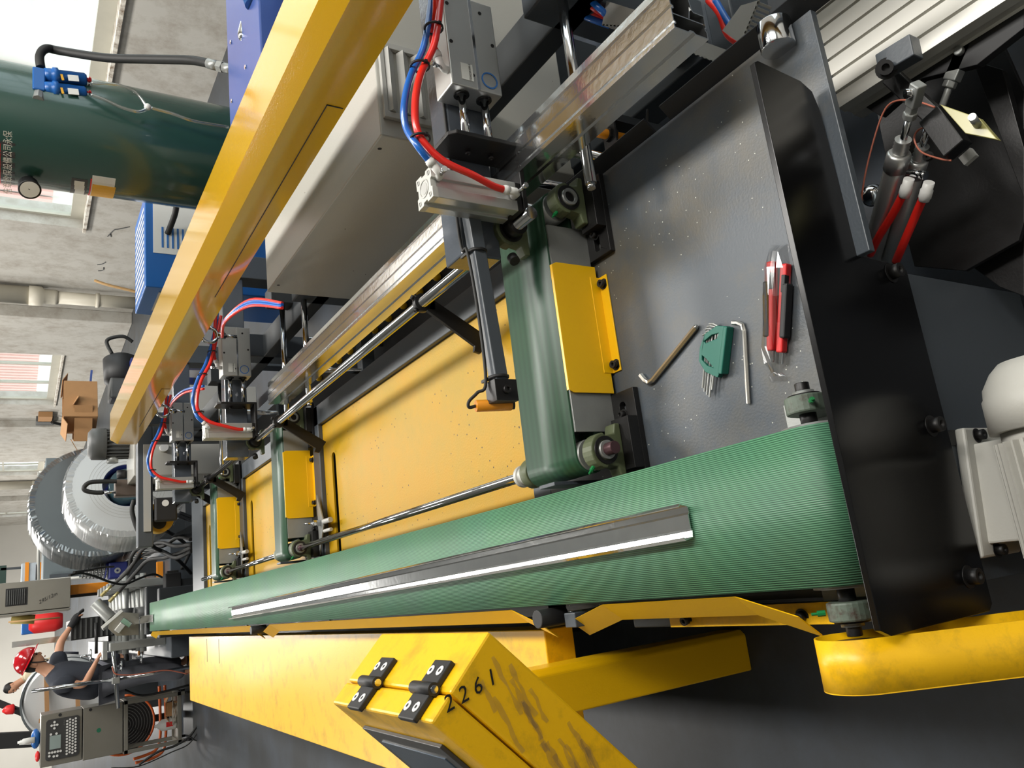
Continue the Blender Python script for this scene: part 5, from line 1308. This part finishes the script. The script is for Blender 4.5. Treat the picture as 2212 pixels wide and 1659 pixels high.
# electrical cabinet of the roll former
EC = thing('electric_cabinet', 'worn pale grey control cabinet with a dusty vent and scribbled marks', 'cabinet', (.45, 10.6, 0))
mb = MB(); mb.box(.285, .615, 10.5, 11.1, 1.18, 2.25); mb.build('cabinet_body', stainless, EC, .004)
mb = MB(); mb.box(.255, .278, 10.48, 11.0, 1.18, 2.25); mb.build('open_door', stainless, EC, .004)
mb = MB(); mb.box(.40, .50, 10.86, 10.96, 0, 1.18); mb.build('cabinet_post', frame_dk, EC)
for i in range(9):
    z = P(16+4.6*i, 1286, Y=10.48).z; mb = MB(); mb.box(.375, .535, 10.482, 10.5, z-.004, z+.004); mb.build('louvre_slat', motor_dk, EC)
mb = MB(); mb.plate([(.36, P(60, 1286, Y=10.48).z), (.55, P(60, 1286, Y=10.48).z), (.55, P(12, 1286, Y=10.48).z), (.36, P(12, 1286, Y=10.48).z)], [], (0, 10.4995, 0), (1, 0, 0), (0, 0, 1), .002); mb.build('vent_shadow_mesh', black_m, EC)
text_mesh('marker_scribble', '295/12m', .055, P(103, 1292, Y=10.497), P(115, 1286, Y=10.49)-P(91, 1298, Y=10.49), P(95, 1286, Y=10.49)-P(103, 1300, Y=10.49), ink, EC, .0004, shear=.4)
MP = thing('metal_strip', 'polished dark steel strip standing upright behind the helmet', 'strip', (-.05, 11, 0))
mb = MB(); mb.box(-.085, -.02, 11.0, 11.03, .42, 1.73); mb.build('strip', chrome, MP)
RD = thing('red_machine', 'blurred red machine part with a blue cover beyond the worker', 'machine', (.05, 13.6, 0))
mb = MB(); mb.lathe([(0, .10), (.10, .14), (.35, .14), (.42, .08)], P(92, 1345, Y=13.5)+V(0, 0, -.25), (0, 0, 1), 24); mb.build('red_drum', red_p, RD)
mb = MB(); a = P(44, 1355, Y=13.6); mb.obox(a+V(0, 0, -.12), (.22, .2, .22)); mb.build('blue_cover', blue_p, RD, .02)
mb = MB(); mb.box(a.x-.15, a.x+.25, 13.45, 13.8, 0, .62); mb.build('red_base', frame_dk, RD)
# glass bottle and thin bamboo stick
o = MB(); o.tube([P(18, 1344, Y=10.2), P(130, 1334, Y=10.2)], .009, 8, path=False); o = o.build('wooden_stick', wood); o['label'] = 'thin pale stick leaning below the worn cabinet'; o['category'] = 'stick'
YR = thing('paper_roll', 'yellow paper roll leaning below the worn cabinet', 'roll', P(40, 1338, Y=10.9)); mb = MB(); mb.cyl(P(24, 1338, Y=10.9), P(75, 1338, Y=10.9), .05, 18); mb.build('roll_body', mat('yellow_paper', (196, 176, 100), .8), YR)

# ================================================================== PRINTER ON ITS CART
IP = thing('inkjet_coder', 'stainless coding printer with a black keypad panel and small screen', 'printer', (-1.03, 10.2, .68))
mb = MB(); mb.box(-1.29, -.785, 10.0, 10.4, 1.075, 1.45); mb.build('upper_cabinet', stainless, IP, .006)
mb = MB(); mb.box(-1.30, -.785, 10.0, 10.4, .69, 1.068); mb.build('lower_cabinet', stainless, IP, .006)
mb = MB(); mb.plate(rrect(-1.235, -.84, 1.10, 1.405, .03), [], (0, 9.999, 0), (1, 0, 0), (0, 0, 1), .014); kp = mb.build('keypad_panel', bezel, IP, .002)
mb = MB(); mb.box(-1.13, -1.0, 9.981, 9.986, 1.27, 1.37); mb.build('lcd_screen', mat('lcd', (150, 164, 160), .3), kp)
for r_ in range(4):
    for k in range(12):
        x = -1.20+.029*k+(.012 if r_ % 2 else 0); z = 1.215-.026*r_; mb = MB(); mb.cyl((x, 9.985, z), (x, 9.979, z), .0105, 10); mb.build('key', white_pl, kp)
for x, z in ((-.93, 1.33), (-.90, 1.355), (-.90, 1.305), (-.87, 1.33), (-.90, 1.33), (-.985, 1.36), (-.985, 1.31), (-1.16, 1.37), (-1.16, 1.345), (-1.16, 1.32), (-1.16, 1.295), (-1.16, 1.27), (-1.19, 1.37), (-1.20, 1.33), (-1.20, 1.30)):
    mb = MB(); mb.cyl((x, 9.985, z), (x, 9.979, z), .0115, 10); mb.build('key', white_pl, kp)
for x in (-.87, -.89, -.91): mb = MB(); mb.cyl((x, 9.985, 1.24), (x, 9.980, 1.24), .008, 10); mb.build('indicator', motor_dk, kp)
mb = MB(); mb.cyl((-1.03, 9.998, .92), (-1.03, 10.0, .92), .022, 18); mb.build('green_dot', green_btn, IP)
for x, z in ((-.81, 1.28), (-.81, 1.0)): mb = MB(); mb.cyl((x, 9.996, z), (x, 10.0, z), .016, 14); mb.build('lock', black_m, IP)
KT = thing('printer_cart', 'open stainless tube cart carrying the coding printer', 'cart', (-1.03, 10.2, 0))
for x in (-1.30, -.80):
    for y in (10.02, 10.42): mb = MB(); mb.box(x-.02, x+.02, y-.02, y+.02, .06, .68); mb.build('cart_leg', stainless, KT, .003); mb = MB(); mb.cyl((x-.012, y, .03), (x+.012, y, .03), .03, 16); mb.build('caster', black_m, KT)
for z in (.66, .12):
    mb = MB(); mb.box(-1.32, -.78, 10.0, 10.04, z-.02, z+.02); mb.box(-1.32, -.78, 10.40, 10.44, z-.02, z+.02); mb.box(-1.32, -1.28, 10, 10.44, z-.02, z+.02); mb.box(-.82, -.78, 10, 10.44, z-.02, z+.02); mb.build('cart_rail', stainless, KT, .003)
mb = MB(); mb.box(-1.28, -.82, 10.04, 10.40, .11, .125); mb.build('cart_shelf', stainless, KT)
JG = thing('plastic_jug', 'white plastic solvent jug standing in the cart', 'jug', (-1.13, 10.2, .126))
c = Vector((-1.12, 10.2, .126)); mb = MB(); mb.lathe([(0, .055), (.01, .062), (.15, .062), (.19, .03), (.20, .018), (.225, .018), (.227, 0)], c, (0, 0, 1), 24); mb.build('jug_body', white_pl, JG)
mb = MB(); mb.box(c.x-.02, c.x+.03, c.y-.065, c.y-.060, .17, .24); mb.build('jug_label', red_p, JG)
CO_ = thing('cable_coil', 'loose coil of pale cable on the shelf of the cart', 'cable', (-1.0, 10.15, .126))
for k in range(6):
    pts_ = [(-1.0+math.cos(a)*(.10+.006*k), 10.16+math.sin(a)*(.09+.004*k), .135+.009*k+.008*math.sin(a*2+k)) for a in [2*math.pi*j/24 for j in range(25)]]
    mb = MB(); mb.tube(pts_, .005, 6, path=False); mb.build('cable_loop', sill_m, CO_)
boxy('cardboard_box', 'small cardboard box inside the printer cart', 'box', 372, 1530, 10.2, (.14, .14, .12), cardboard)
FN = thing('round_fan', 'round dark wire fan with an orange rim behind the cart', 'fan', P(275, 1570, Y=10.75))
c = P(268, 1566, Y=10.75); R_ = .31
for k in range(11): mb = MB(); mb.ring(c+V(0, -.006, 0), c+V(0, .0, 0), R_-.03*k, R_-.03*k-.006, 48); mb.build('wire_ring', motor_dk, FN)
mb = MB(); mb.cyl(c+V(0, .02, 0), c+V(0, .05, 0), R_, 48); mb.build('fan_back', black_m, FN)
mb = MB(); mb.tube([(c.x+math.cos(a)*(R_+.01), c.y, c.z+math.sin(a)*(R_+.01)) for a in [2*math.pi*j/40 for j in range(41)]], .014, 8, path=False); mb.build('orange_rim', orange_hose, FN)
for a in (0, 2.1, 4.2): mb = MB(); mb.bar(c+V(0, -.01, 0), c+V(math.cos(a)*R_, -.01, math.sin(a)*R_), .012, .012, (0, 1, 0)); mb.build('fan_spoke', black_m, FN)
mb = MB(); mb.box(c.x-.25, c.x+.25, c.y+.02, c.y+.08, 0, .05); mb.box(c.x-.03, c.x+.03, c.y+.03, c.y+.07, 0, max(.1, c.z-R_)); mb.build('fan_foot', black_m, FN)
for k, q in enumerate((((288, 1640), (318, 1630), (338, 1618), (346, 1590), (346, 1540), (344, 1482)), ((292, 1648), (325, 1640), (352, 1622), (358, 1590), (358, 1540), (356, 1480)))):
    hose_thing('orange_hose', ['upper orange hose bending behind the printer cart', 'lower orange hose bending behind the printer cart'][k], [P(x, y, Y=10.62) for x, y in q], .016, orange_hose, 'hose', 'orange hoses')
for k, q in enumerate((((300, 1652), (340, 1625), (380, 1610), (410, 1590), (430, 1560), (445, 1538)), ((240, 1659), (300, 1655), (370, 1625), (410, 1605), (440, 1560)), ((410, 1590), (425, 1600), (440, 1590), (446, 1572), (440, 1560)), ((250, 1480), (300, 1502), (350, 1495), (408, 1480)))):
    hose_thing('floor_cable', ['thick black cable running along the cart foot', 'thin black cable hanging left of the cart', 'small loop of black cable by the cover corner', 'black cable sagging behind the pole stand'][k], [P(x, y, Y=9.7) for x, y in q], .012 if k in (0, 3) else .006, rubber, 'cable')
# pole stand
ST = thing('pole_stand', 'chrome pole stand with a clamped cross bar beside the worker', 'stand', (-.5, 9.1, 0))
a = P(68, 1493, Y=9.1); b = P(250, 1467, Y=9.1)
mb = MB(); mb.cyl(a, b, .018, 18); mb.cyl(b, P(418, 1440, Y=9.1), .018, 18); mb.cyl(P(418, 1440, Y=9.1), (b.x+.02, 9.1, 0), .018, 18); mb.build('pole', chrome, ST)
mb = MB(); mb.cyl(P(243, 1388, Y=9.06), P(255, 1530, Y=9.06), .020, 18); mb.build('cross_bar', chrome, ST)
mb = MB(); mb.obox(P(250, 1470, Y=9.08), (.06, .09, .07)); mb.build('clamp', steel_lt, ST, .006)
mb = MB(); mb.tube([P(x, y, Y=9.0) for x, y in ((243, 1440), (246, 1452), (255, 1457), (280, 1458), (310, 1455), (360, 1448), (405, 1456))], .006, 6); mb.build('copper_cable', copper, ST)
# round drum behind the worker
DM = thing('grey_drum', 'big round grey drum standing behind the worker', 'drum', (-.9, 12.3, 0))
c = P(142, 1508, Y=12.5)
mb = MB(); mb.lathe([(0, .46), (.04, .50), (.35, .50), (.38, .46)], (c.x, c.y, c.z), (0.15, 1, 0), 56); mb.build('drum_body', coil_m, DM)
mb = MB(); mb.ring(c+V(0, -.02, 0), c+V(0, .03, 0), .515, .49, 56); mb.build('drum_rim', coil_dk, DM)
for dz in (.2, -.15): mb = MB(); mb.bar(c+V(-.4, -.06, dz), c+V(.35, -.06, dz+.03), .05, .05); mb.build('timber_bar', cardboard, DM)
mb = MB(); mb.bar(c+V(-.25, -.08, -.4), c+V(-.22, -.08, .3), .05, .05, (0, 1, 0)); mb.build('timber_bar', cardboard, DM)
mb = MB(); mb.box(c.x-.3, c.x+.3, c.y, c.y+.4, 0, c.z-.45); mb.build('drum_base', frame_dk, DM)
BL = thing('blue_cloth_bundle', 'blue plastic bag with a white bottle on top of the printer', 'bag', (-1.0, 10.2, 1.45))
mb = MB(); mb.ball((-1.02, 10.2, 1.49), .1, 14, (1, .7, .45)); mb.build('bag', blue_p, BL); mb = MB(); mb.lathe([(0, .03), (.1, .03), (.12, .012), (.15, .012)], (-1.02, 10.12, 1.50), (0, 0, 1), 16); mb.build('bottle', white_pl, BL)
mb = MB(); mb.ball((-1.19, 10.15, 1.47), .045, 12, (1.2, .8, .5)); o = mb.build('pouch', red_p); o['label'] = 'small red pouch on the printer top beside the blue bag'; o['category'] = 'pouch'
for k, q in enumerate((((0, 1520), (62, 1545)), ((0, 1600), (76, 1596)))):
    a = P(*q[0], Y=14 if k == 0 else 10.8); b = P(*q[1], Y=14 if k == 0 else 10.8); a = b+(a-b)*2.2
    t = thing('black_beam', ['slim black slanted beam with a white tag at the top left', 'thick black slanted beam with printed labels above the printer'][k], 'beam', b, 'black beams')
    mb = MB(); mb.bar(a, b, .10 if k else .08, .16 if k else .09); mb.build('beam', black_m, t, .006)
    m_ = P(*((47, 1541) if k == 0 else (42, 1604)), Y=(13.95 if k == 0 else 10.74)); mb = MB(); mb.bar(m_, m_+(b-a).normalized()*.12, .002, .05); mb.build('beam_label', white_lbl, t)
    mb = MB(); mb.cyl((b.x, b.y, 0), b, .03, 10); mb.build('beam_post', frame_dk, t)
GB = thing('green_board', 'small green notice board on the far wall', 'board', P(2, 1240, Y=20)); mb = MB(); a = P(2, 1222, Y=20); b = P(2, 1265, Y=20); mb.box(min(a.x, b.x), max(a.x, b.x), 20, 20.05, a.z-.1, a.z+1.2); mb.build('board', tank_green, GB); mb = MB(); mb.box(a.x-.1, a.x-.05, 20, 20.04, 0, a.z); mb.build('board_leg', frame_m, GB)

# ================================================================== PEOPLE
def skin_obj(name, verts, edges, radii, m, parent, sub=2):
    me = bpy.data.meshes.new(name); me.from_pydata([tuple(v) for v in verts], edges, [])
    o = bpy.data.objects.new(name, me); COL.objects.link(o); me.materials.append(m)
    sk = o.modifiers.new('skin', 'SKIN'); sk.use_smooth_shade = True; sk.branch_smoothing = .6
    for i, r in enumerate(radii):
        me.skin_vertices[0].data[i].radius = r if isinstance(r, tuple) else (r, r)
    me.skin_vertices[0].data[0].use_root = True
    ss = o.modifiers.new('sub', 'SUBSURF'); ss.levels = sub; ss.render_levels = sub
    o.parent = parent; o.matrix_parent_inverse = Matrix.Translation(-Vector(WORG[parent.name])); WORG[o.name] = (0, 0, 0)
    return o
def person(lab, J, loc, shirt, pants, glovem=None, scale=1.0):
    t = thing('person', lab, 'person', loc)
    s = scale
    V_ = []; E_ = []; R_ = []
    def add(p, r, par=None):
        V_.append(Vector(p)); R_.append(r)
        if par is not None: E_.append((par, len(V_)-1))
        return len(V_)-1
    pel = add(J['pelvis'], .11*s); sp = add(J['spine'], .11*s, pel); ch = add(J['chest'], .125*s, sp); nk = add(J['neck'], .055*s, ch); hb = add(J['head'], .075*s, nk); ht = add(J['crown'], .07*s, hb)
    for k in 'LR':
        sh = add(J[k+'sh'], .055*s, ch); el = add(J[k+'el'], .042*s, sh); wr = add(J[k+'wr'], .028*s, el)
        d = (Vector(J[k+'wr'])-Vector(J[k+'el'])).normalized(); pm = add(Vector(J[k+'wr'])+d*.05*s, (.034*s, .02*s), wr)
        sd = d.cross(Vector((0, 0, 1))).normalized(); dn_ = sd.cross(d)
        for i, (o_, L_) in enumerate(((-.03, .055), (-.01, .075), (.01, .08), (.03, .07))):
            f1 = add(V_[pm]+sd*o_*s+d*.04*s, .0095*s, pm); add(V_[f1]+d*L_*.6*s-dn_*L_*.5*s*(1 if dn_.z > 0 else -1), .008*s, f1)
        th_ = add(V_[wr]+sd*(-.04)*s+d*.035*s, .011*s, wr); add(V_[th_]+sd*(-.012)*s+d*.035*s, .009*s, th_)
        hp = add(J[k+'hip'], .085*s, pel); kn = add(J[k+'kn'], .058*s, hp); an = add(J[k+'an'], .04*s, kn); add(Vector(J[k+'an'])+Vector(J['toe'])*s, .035*s, an)
    skin_obj('body', V_, E_, R_, skin_m, t)
    # shirt
    a, b, c, n = [Vector(J[k]) for k in ('pelvis', 'spine', 'chest', 'neck')]
    vs = [a+(a-b)*.25, b, c, c.lerp(n, .95)]; es = [(0, 1), (1, 2), (2, 3)]; rs = [(.25*s, .22*s), (.25*s, .22*s), (.25*s, .21*s), .085*s]
    for k in 'LR':
        i0 = len(vs); sh, el = Vector(J[k+'sh']), Vector(J[k+'el']); vs += [sh, sh.lerp(el, .75)]; es += [(2, i0), (i0, i0+1)]; rs += [.11*s, .095*s]
    skin_obj('shirt', vs, es, rs, shirt, t)
    vs = [a+(b-a)*.1]; es = []; rs = [(.19*s, .16*s)]
    for k in 'LR':
        i0 = len(vs); vs += [Vector(J[k+'hip']), Vector(J[k+'kn']), Vector(J[k+'an'])+Vector((0, 0, .03))]; es += [(0, i0), (i0, i0+1), (i0+1, i0+2)]; rs += [.13*s, .105*s, .09*s]
    skin_obj('trousers', vs, es, rs, pants, t)
    for k in 'LR':
        an = Vector(J[k+'an']); to = Vector(J['toe']).normalized(); mb = MB(); q = Vector((1, 0, 0)).rotation_difference(Vector((to.x, to.y, 0)).normalized())
        mb.ball((an.x+to.x*.06, an.y+to.y*.06, .05), .05, 14, (2.6, 1, .95), q); mb.build('shoe', black_m, t)
        if glovem:
            w_ = Vector(J[k+'wr']); e_ = Vector(J[k+'el']); d = (w_-e_).normalized()
            if k == 'L':
                mb = MB(); mb.lathe([(-.03, .034), (.02, .036), (.06, .042), (.10, .038), (.13, .022), (.14, .005)], w_, d, 16); sd = d.cross(Vector((0, 0, 1))).normalized()
                for o_ in (-.03, -.01, .01, .03): mb.tube([w_+d*.09+sd*o_, w_+d*.14+sd*o_*1.2, w_+d*.17+sd*o_*1.3-Vector((0, 0, .02))], .012, 8)
                mb.build('glove', glovem, t)
    # face: nose, eyes, ears, hair
    hc = Vector(J['head']); f = Vector(J['face']).normalized(); up = (Vector(J['crown'])-hc).normalized(); sd = f.cross(up).normalized(); up = sd.cross(f)
    q = Matrix((f, sd, up)).transposed().to_quaternion()
    mb = MB(); mb.ball(hc+up*.03*s, .085*s, 20, (1.08, .82, 1.25), q); mb.ball(hc+f*.092*s+up*.01*s, .014*s, 10, (1.2, .8, 1.5), q)
    mb.ball(hc+f*.082*s-up*.045*s, .014*s, 10, (.7, 1.6, .5), q)
    for k in (-1, 1): mb.ball(hc+sd*k*.070*s+up*.01*s-f*.005, .02*s, 10, (.8, .35, 1.4), q)
    mb.build('face', skin_m, t)
    for k in (-1, 1): mb = MB(); mb.ball(hc+f*.083*s+sd*k*.030*s+up*.035*s, .009*s, 10); mb.build('eye', black_m, t)
    mb = MB(); mb.ball(hc+up*.045*s-f*.012*s, .092*s, 20, (1.0, .86, 1.15), q)
    hm = MB(); 
    vs = [v for v in mb.v]; keep = [i for i, v in enumerate(vs) if (v-hc).dot(up) > .04*s or (v-hc).dot(f) < -.02*s]
    ks = set(keep); idx = {k: i for i, k in enumerate(keep)}
    hm.add([vs[k] for k in keep], [tuple(idx[j] for j in fc) for fc in mb.f if all(j in ks for j in fc)], True); hm.build('hair', hair_m, t)
    return t, hc, f, sd, up, q
Yp_ = 9.6
def pp(x, y, d=0): return P(x, y, Y=Yp_+d)
Jp = dict(pelvis=(-.52, 9.62, .93), spine=(-.50, 9.61, 1.10), chest=(-.41, 9.6, 1.31), neck=(-.325, 9.6, 1.44), head=(-.250, 9.6, 1.515), crown=(-.225, 9.6, 1.615), face=(1, -.15, -.45),
          Rsh=(-.46, 9.42, 1.32), Rel=tuple(pp(182, 1480, -.22)), Rwr=tuple(pp(207, 1432, -.28)), Lsh=(-.35, 9.78, 1.33), Lel=tuple(pp(130, 1388, .22)), Lwr=tuple(pp(155, 1350, .25)),
          Rhip=(-.53, 9.53, .88), Rkn=(-.50, 9.52, .50), Ran=(-.55, 9.52, .09), Lhip=(-.50, 9.72, .88), Lkn=(-.44, 9.73, .50), Lan=(-.46, 9.74, .09), toe=(.14, 0, -.04))
t, hc, f, sd, up, q = person('worker in a red hard hat, navy short sleeved shirt and grey trousers', Jp, (-.52, 9.62, 0), navy, trouser, glove)
mb = MB(); K, M_ = 28, 9; vs = []
hcen = hc+up*.075
for i in range(M_+1):
    ph = (math.pi/2)*i/M_
    for j in range(K):
        a = 2*math.pi*j/K; r_ = math.cos(ph); x_ = math.cos(a)*r_*.135; y_ = math.sin(a)*r_*.108; z_ = math.sin(ph)*.125
        vs.append(hcen+f*x_+sd*y_+up*z_)
fs = [(i*K+j, i*K+(j+1) % K, (i+1)*K+(j+1) % K, (i+1)*K+j) for i in range(M_) for j in range(K)]
mb.add(vs, fs, True); h_ = mb.build('hard_hat', helmet, t); so2 = h_.modifiers.new('thick', 'SOLIDIFY'); so2.thickness = .004
mb = MB(); vs = []
for j in range(K):
    a = 2*math.pi*j/K; e = 1.0+.08*max(0, math.cos(a))*3.2
    for rr, zz in ((1.0, .004), (1.06*e, -.008), (1.06*e, -.012), (1.0, -.002)):
        vs.append(hcen+f*math.cos(a)*.135*rr+sd*math.sin(a)*.108*min(rr, 1.07)+up*zz)
mb.add(vs, [(j*4+k, ((j+1) % K)*4+k, ((j+1) % K)*4+(k+1) % 4, j*4+(k+1) % 4) for j in range(K) for k in range(4)], True); mb.build('hat_brim', helmet, t)
for k in (-1, 1): mb = MB(); mb.tube([hc+sd*k*.085+up*.07, hc+sd*k*.082+f*.03-up*.02, hc+sd*k*.05+f*.05-up*.075, hc+f*.055-up*.09], .006, 6); mb.build('chin_strap', black_m, t)
for aa in (.5, 2.4):
    p_ = hcen+f*math.cos(aa)*.125+sd*(-math.sin(aa))*-.10+up*.03; p_ = hcen+f*math.cos(aa)*.128+sd*math.sin(aa)*.104+up*.025
    mb = MB(); mb.ball(p_, .007, 8); mb.build('hat_rivet', white_pl, h_)
Y2 = 16.0
def p2_(x, y, d=0): return tuple(P(x, y, Y=Y2+d))
J2 = dict(pelvis=(-.52, 16.05, .98), spine=(-.50, 16.05, 1.2), chest=(-.56, 16.02, 1.42), neck=(-.66, 16, 1.58), head=(-.74, 16.0, 1.70), crown=(-.76, 16, 1.80), face=(-.7, -.7, -.4),
          Rsh=(-.60, 15.85, 1.50), Rel=(-.66, 15.8, 1.25), Rwr=(-.86, 15.8, 1.20), Lsh=(-.56, 16.2, 1.50), Lel=(-.64, 16.25, 1.25), Lwr=(-.84, 16.2, 1.20),
          Rhip=(-.52, 15.95, .92), Rkn=(-.52, 15.95, .52), Ran=(-.50, 15.95, .09), Lhip=(-.50, 16.15, .92), Lkn=(-.50, 16.15, .52), Lan=(-.48, 16.15, .09), toe=(-.14, 0, -.04))
person('far worker with short black hair and a beige shirt bending over a machine', J2, (-.52, 16.05, 0), beige, navy, None)
RB = thing('red_lamp', 'small red lamp beside the far worker above the slanted beam', 'lamp', P(32, 1531, Y=13.8)); mb = MB(); c = P(32, 1531, Y=13.8); mb.lathe([(0, .05), (.02, .07), (.10, .06), (.15, .02)], c, (0, 0, 1), 20); mb.build('lamp_body', red_p, RB); mb = MB(); mb.cyl((c.x, c.y, 0), c, .015, 10); mb.build('lamp_post', frame_dk, RB)
